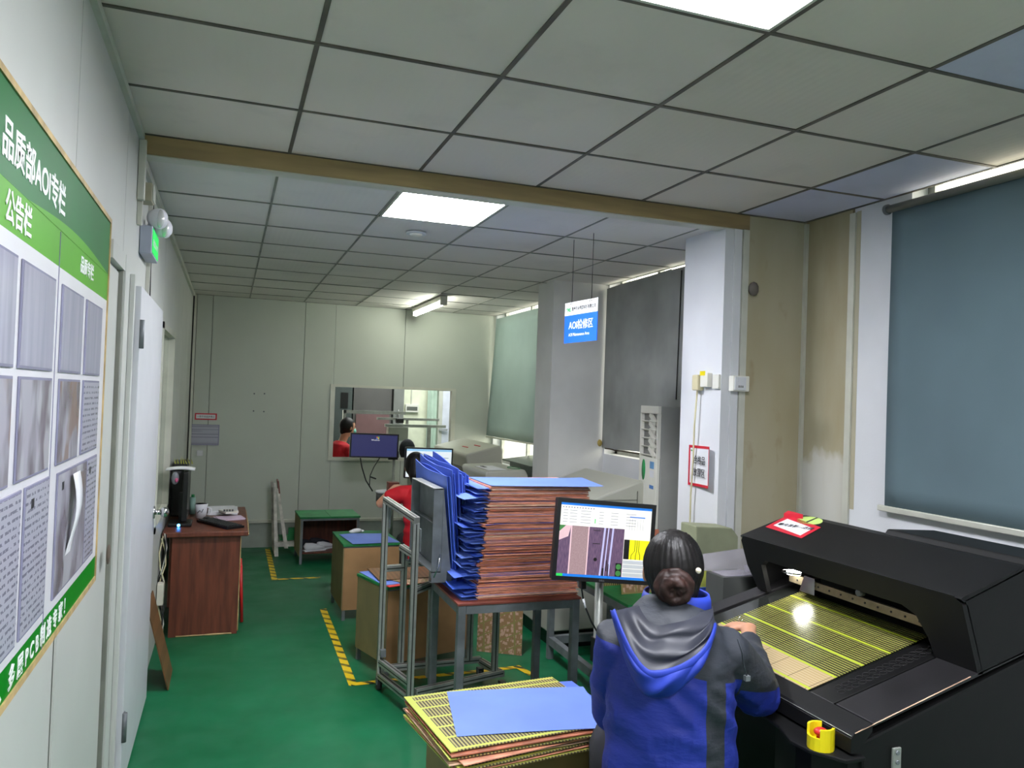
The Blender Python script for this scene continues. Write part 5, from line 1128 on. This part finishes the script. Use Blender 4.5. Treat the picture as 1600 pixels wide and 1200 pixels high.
# rotate object coordinates into the body frame
bx = gj.mth('SUBTRACT', gj.mth('MULTIPLY', x, Rr.x), gj.mth('MULTIPLY', y, -Rr.y)); by = gj.mth('ADD', gj.mth('MULTIPLY', x, Ff.x), gj.mth('MULTIPLY', y, Ff.y))
edge = gj.mth('MULTIPLY_ADD', bx, -.25, .985)                      # shoulder yoke line, lower on the right
yoke = gj.mth('GREATER_THAN', z_, edge)
c1 = gj.mth('MULTIPLY_ADD', gj.mth('SUBTRACT', z_, .8), .0, .130)
stripe = gj.mth('COMPARE', gj.mth('ADD', bx, gj.mth('MULTIPLY', z_, .02)), .120, .030)
stripe = gj.mth('MULTIPLY', stripe, gj.mth('LESS_THAN', z_, 1.2))
cuff = gj.mth('MULTIPLY', gj.mth('GREATER_THAN', bx, .205), gj.mth('LESS_THAN', z_, gj.mth('MULTIPLY_ADD', bx, -.25, .945)))
f = gj.mth('MAXIMUM', yoke, stripe); f = gj.mth('MAXIMUM', f, gj.mth('MULTIPLY', gj.mth('GREATER_THAN', bx, .20), gj.mth('SUBTRACT', 1.0, cuff)))
f = gj.mth('MAXIMUM', f, gj.mth('LESS_THAN', bx, -9))
gj.col(gj.mix(f, gj.mix(gj.noise(5), (32, 52, 160), (26, 42, 138)), gj.mix(gj.noise(6), (50, 54, 63), (40, 43, 51)))); gj.set(.62); gj.bump(gj.noise(12, (1, 1, 2.2), 4), .35, .02)
m_jack = gj.m; m_jblue = M('jacket blue', (34, 58, 170), .6, var=.15, ns=6, bump=.25, bs=14); m_jlin = M('dark quilted lining', (42, 44, 55), .5, var=.25, ns=7, bump=.4, bs=12); m_jgrey = M('jacket dark grey', (58, 62, 70), .65, var=.15)
mb = MB()
mb.tube([L(0, .0, .46), L(0, .0, .56), L(.0, -.01, .72), L(0, -.015, .86), L(0, -.015, .99), L(0, -.0, 1.08), L(.010, .02, 1.135)], [(.205, .160), (.202, .155), (.190, .150), (.180, .145), (.172, .135), (.142, .112), (.092, .085)], 28, Rr)
def sleeve(pts, rad): mb.tube(pts, rad, 16)
sleeve([L(.10, 0, 1.015), RS_, (RS_+RE)/2+Rr*.02, RE+Vector((.012, -.01, 0)), (RE*.55+RW*.45)+Vector((0, 0, .0)), RE*.22+RW*.78], [.070, .074, .071, .068, .054, .036])
sleeve([L(-.10, 0, 1.015), LS_, (LS_+LE)/2-Rr*.01, LE, (LE*.5+LW*.5), LE*.1+LW*.9], [.074, .074, .070, .066, .058, .042])
me = fuse(mb, .008, 6)
for v in me.vertices:
    p = v.co; q = Vector((p.x*1.0, p.y*1.0, p.z))
    w1 = noise.noise(Vector((p.x*5, p.y*5, p.z*13+p.x*9))); w2 = noise.noise(Vector((p.x*14+3, p.y*14, p.z*22)))
    n_ = v.normal; amp = .010 if p.z < .95 else .006
    v.co += n_*(amp*(1-abs(w1)*2.4)+.0035*w2)
    # elbow creases
    d_ = (p-RE).length
    if d_ < .13: v.co += n_*.006*math.sin((p-RE).dot((RW-RS_).normalized())*95)*(1-d_/.13)
jk = part('jacket', me, m_jack, t)
# collar
mb = MB(); cc = L(.016, .030, 1.125)
def ring(a, r, zz): return cc+Rr*(math.sin(a)*r)+Ff*(-math.cos(a)*r*.92)+Up*zz
mb.grid(36, 3, lambda u, v: ring(-2.3+4.6*u, .098-.004*v+.006*math.sin(v*3), -.005+.052*v-.008*abs(math.sin(-2.3+4.6*u))))
me = mb.mesh('collar'); o = part('collar', me, m_jblue, jk, 'bright blue stand collar', smooth=True); s_ = o.modifiers.new('s', 'SOLIDIFY'); s_.thickness = .006
# hood pouch hanging on the back
def rim(a):   # a: -1 left .. 1 right, lowest left of the middle
    b = (a+.35)/(.65 if a < -.35 else 1.35)
    return L(.142*a-.042, -.196-.012*(1-a*a)+.095*abs(a)**4, 1.000+(.135 if a < -.35 else .105)*abs(b)**1.9)
def inner(a): return L(.100*math.sin(a*1.45)+.016, .030-.098*math.cos(a*1.2), 1.135)
def hood(u, v):
    a = -1+2*u; R0 = rim(a); I0 = inner(a); p = I0.lerp(R0, v); dip = math.sin(PI*v)*(1-a**4)
    return p-Ff*(.022*dip)+Ff*.011*math.sin(v*17+a*1.6)*dip+Up*.006*math.sin(a*7+v*6)*dip
mb = MB(); mb.grid(56, 28, hood); o = part('hood_lining', mb, m_jlin, jk, 'dark quilted hood lining', smooth=True); s_ = o.modifiers.new('s', 'SOLIDIFY'); s_.thickness = .004
def hood_out(u, v):
    a = -1+2*u; R0 = rim(a); p0 = R0; base = Vector(R0)-Up*(.075*(1-a*a)+.01)+Ff*(.062 if abs(a) < .8 else .05)
    p = p0.lerp(base, v); b = math.sin(PI*v)*(1-a**6)
    return p-Ff*(.030*b)+Up*.006*math.sin(a*13+v*5)*b-Ff*.008*math.sin(a*9+v*7)*b
mb = MB(); mb.grid(56, 14, hood_out); o = part('hood', mb, m_jblue, jk, 'bright blue hood lying on the back', smooth=True); s_ = o.modifiers.new('s', 'SOLIDIFY'); s_.thickness = .003
mb = MB(); mb.tube([rim(-1+2*k/40) for k in range(41)], [(.012, .005)]*41, 8, Up); part('hood_rim', mb, m_jblue, jk)
part('drawcord', MB().tube([L(.155, -.13, 1.08), L(.172, -.115, 1.04), L(.180, -.11, 1.0), L(.192, -.10, .97)], .0022, 5), m_jgrey, jk); part('cord_lock', MB().box(L(.187, -.108, .958), L(.197, -.092, .972)), m_steel, jk)
part('ring', MB().tube([RW+Vector((.03, .085, .006))+Vector((.009*math.cos(a), 0, .009*math.sin(a))) for a in [k*PI/5 for k in range(11)]], .0016, 5), m_chrome, t)
part('trousers', MB().tube([L(-.10, .0, .56), L(-.11, .2, .57), L(-.11, .41, .55), L(-.11, .44, .47), L(-.11, .41, .25), L(-.11, .38, .09)], [.105, .097, .08, .075, .066, .058], 14).tube([L(.10, .0, .56), L(.11, .2, .57), L(.11, .41, .55), L(.11, .44, .47), L(.11, .41, .25), L(.11, .38, .09)], [.105, .097, .08, .075, .066, .058], 14), m_darkcloth, t)
for a in (-1, 1): part('shoe', MB().tube([L(a*.11, .30, .045), L(a*.11, .36, .05), L(a*.115, .46, .045), L(a*.12, .56, .03)], [(.045, .05), (.05, .055), (.045, .048), (.03, .028)], 12, Up), m_rubber, t)
t = thing('swivel_stool', 'black round stool under the person in the blue jacket', 'stool', OB)
part('seat', MB().cyl(L(0, .02, .40), L(0, .02, .448), .19, n=28), m_rubber, t); part('pole', MB().cyl(L(0, .02, .06), L(0, .02, .40), .025), m_steel, t)
for k in range(5):
    a = k*2*PI/5; part('foot', MB().tube([L(0, .02, .07), L(.24*math.cos(a), .02+.24*math.sin(a), .03)], [.018, .012], 8), m_black, t); part('wheel', MB().ball(L(.25*math.cos(a), .02+.25*math.sin(a), .022), .022, 10, 8), m_black, t)

# --- operator in the red shirt, seated behind the cart
OB = Vector((1.52, 6.15, 0)); YAW = .10
Ff = Vector((math.sin(YAW), math.cos(YAW), 0)); Rr = Vector((math.cos(YAW), -math.sin(YAW), 0))
t = thing('person', 'person in a red shirt with black hair seated behind the leaning blue sheets', 'person', OB)
H = L(-.085, .12, 1.130); mb = MB(); head(mb, H, Ff, 1.0)
mb.tube([L(0, .02, .93), L(-.04, .06, 1.0), L(-.08, .10, 1.08)], [.058, .052, .055], 14)
mb.tube([L(0, 0, .42), L(0, .0, .55), L(0, .0, .72), L(0, .0, .87), L(0, .01, .95), L(0, .03, .985)], [(.16, .12), (.145, .11), (.15, .11), (.17, .115), (.15, .10), (.07, .06)], 20, Rr)
RS_, RE, RW = L(.18, .03, .93), L(.22, .14, .74), L(.10, .34, .84)
LS_, LE, LW = L(-.19, .02, .93), L(-.36, .08, .84), L(-.22, .30, .95)
for a, b, c in ((RS_, RE, RW), (LS_, LE, LW)): mb.tube([a, (a+b)/2, b, (b+c)/2, c], [.050, .045, .039, .035, .026], 12)
hand(mb, RW, Ff, Up, -Rr, .95, .5); hand(mb, LW, Ff+Rr*.4, Up, Rr, .95, .5)
for a in (-1, 1): mb.tube([L(a*.09, .0, .47), L(a*.10, .20, .48), L(a*.11, .40, .47), L(a*.11, .42, .40), L(a*.11, .38, .05)], [.09, .08, .065, .058, .04], 12)
part('body', fuse(mb, .009, 3), m_skin, t); eyes(t, H, Ff, Rr)
mb = MB(); mb.ball(H+Up*.022-Ff*.01, (.088, .104, .108), 20, 14, (0, 0, -YAW)); mb.tube([H-Ff*.06+Up*.03, H-Ff*.09-Up*.05, H-Ff*.085-Up*.16], [.06, .06, .03], 14)
me = fuse(mb, .007, 3); bm = bmesh.new(); bm.from_mesh(me); bmesh.ops.delete(bm, geom=[v for v in bm.verts if (v.co-H).dot(Ff) > .045 and (v.co-H).z < .06], context='VERTS'); bm.to_mesh(me); bm.free(); part('hair', me, m_hair, t)
mb = MB(); mb.tube([L(0, .0, .40), L(0, .0, .52), L(0, .0, .70), L(0, .0, .87), L(0, .01, .95), L(0, .03, 1.0)], [(.185, .145), (.17, .13), (.172, .13), (.19, .13), (.165, .115), (.072, .065)], 24, Rr)
mb.tube([L(.1, .02, .93), RS_, (RS_+RE)/2], [.06, .066, .070], 14); mb.tube([L(-.1, .02, .93), LS_, LS_.lerp(LE, .62)], [.06, .066, .070], 14)
me = fuse(mb, .009, 5)
for v in me.vertices: v.co += v.normal*.009*(1-2.2*abs(noise.noise(Vector((v.co.x*5, v.co.y*5, v.co.z*14)))))
sh = part('shirt', me, m_redshirt, t); part('collar', MB().tube([L(.07*math.sin(a), .025-.065*math.cos(a), 1.0) for a in [-2.2+k*.22 for k in range(21)]], [(.02, .006)]*21, 8, Up), m_redshirt, sh)
part('trousers', MB().tube([L(-.10, -.02, .46), L(-.11, .2, .49), L(-.11, .41, .48), L(-.11, .43, .38), L(-.11, .39, .06)], [.115, .097, .08, .07, .055], 14).tube([L(.10, -.02, .46), L(.11, .2, .49), L(.11, .41, .48), L(.11, .43, .38), L(.11, .39, .06)], [.115, .097, .08, .07, .055], 14), m_darkcloth, t)
for a in (-1, 1): part('shoe', MB().tube([L(a*.11, .33, .04), L(a*.115, .44, .04), L(a*.12, .54, .028)], [(.04, .05), (.04, .045), (.026, .03)], 12, Up), m_rubber, t)
t = thing('swivel_stool', 'black stool under the red shirted person', 'stool', OB)
part('seat', MB().cyl(L(0, -.02, .325), L(0, -.02, .365), .155, n=24), m_rubber, t); part('pole', MB().cyl(L(0, -.02, .02), L(0, -.02, .325), .025), m_steel, t); part('base', MB().cyl(L(0, -.02, 0), L(0, -.02, .02), .20, n=24), m_black, t)

# --- masked person beyond the window
OB = Vector((1.28, 9.75, 0)); YAW = 1.25
Ff = Vector((math.sin(YAW), math.cos(YAW), 0)); Rr = Vector((math.cos(YAW), -math.sin(YAW), 0))
t = thing('person', 'masked person in a red shirt seen through the back window', 'person', OB)
H = L(.0, .12, 1.29); mb = MB(); head(mb, H, Ff, 1.0)
mb.tube([L(0, .02, 1.05), L(0, .06, 1.14), L(0, .09, 1.22)], [.058, .05, .054], 12)
mb.tube([L(0, 0, .5), L(0, .0, .65), L(0, .0, .85), L(0, .02, 1.0), L(0, .03, 1.08), L(0, .04, 1.11)], [(.16, .12), (.145, .11), (.15, .11), (.17, .115), (.15, .10), (.07, .06)], 18, Rr)
for a in (-1, 1):
    s1, e1, w1 = L(a*.18, .03, 1.04), L(a*.22, .18, .88), L(a*.12, .42, .96)
    mb.tube([s1, (s1+e1)/2, e1, (e1+w1)/2, w1], [.05, .045, .04, .034, .026], 10); hand(mb, w1, Ff, Up, -Rr*a, .95, .4)
    mb.tube([L(a*.09, .0, .52), L(a*.10, .35, .52), L(a*.10, .38, .45), L(a*.10, .36, .05)], [.09, .065, .058, .04], 10)
part('body', fuse(mb, .011, 3), m_skin, t); eyes(t, H, Ff, Rr)
mb = MB(); mb.ball(H+Up*.025-Ff*.012, (.086, .100, .104), 18, 12, (0, 0, -YAW)); mb.ball(H-Ff*.05-Up*.04, (.06, .05, .06), 12, 8)
me = fuse(mb, .009, 3); bm = bmesh.new(); bm.from_mesh(me); bmesh.ops.delete(bm, geom=[v for v in bm.verts if (v.co-H).dot(Ff) > .03 and (v.co-H).z < .06], context='VERTS'); bm.to_mesh(me); bm.free(); part('hair', me, m_hair, t)
part('face_mask', MB().ball(H+Ff*.062-Up*.045, (.052, .045, .046), 14, 10, (0, 0, -YAW)), M('pale green mask', (130, 206, 190), .7), t, 'pale green face mask')
mb = MB(); mb.tube([L(0, .0, .5), L(0, .0, .65), L(0, .0, .85), L(0, .02, 1.0), L(0, .03, 1.08), L(0, .04, 1.12)], [(.18, .14), (.165, .13), (.17, .13), (.185, .13), (.16, .115), (.075, .065)], 20, Rr)
for a in (-1, 1): mb.tube([L(a*.1, .03, 1.04), L(a*.18, .03, 1.04), L(a*.20, .11, .95)], [.06, .066, .068], 12)
part('shirt', fuse(mb, .011, 5), m_redshirt, t); part('trousers', MB().tube([L(-.09, .0, .5), L(-.10, .35, .52), L(-.10, .38, .45), L(-.10, .36, .06)], [.105, .08, .07, .055], 12).tube([L(.09, .0, .5), L(.10, .35, .52), L(.10, .38, .45), L(.10, .36, .06)], [.105, .08, .07, .055], 12), m_darkcloth, t)
t = thing('chair', 'red backed chair of the masked person beyond the window', 'chair', OB)
part('seat', MB().cyl(L(0, -.02, .36), L(0, -.02, .40), .19, n=20), m_redplas, t); part('backrest', MB().box((-.18, -.02, .55), (.18, .0, 1.0)).mesh('b') if False else MB().prism([L(-.16, -.16, .62), L(.16, -.16, .62), L(.16, -.20, .98), L(-.16, -.20, .98)], -Ff*.02), m_redplas, t)
part('pole', MB().cyl(L(0, -.02, .02), L(0, -.02, .36), .025), m_steel, t); part('back_post', MB().tube([L(0, -.05, .38), L(0, -.19, .40), L(0, -.19, .65)], .012, 8), m_steel, t); part('base', MB().cyl(L(0, -.02, 0), L(0, -.02, .02), .2), m_black, t)
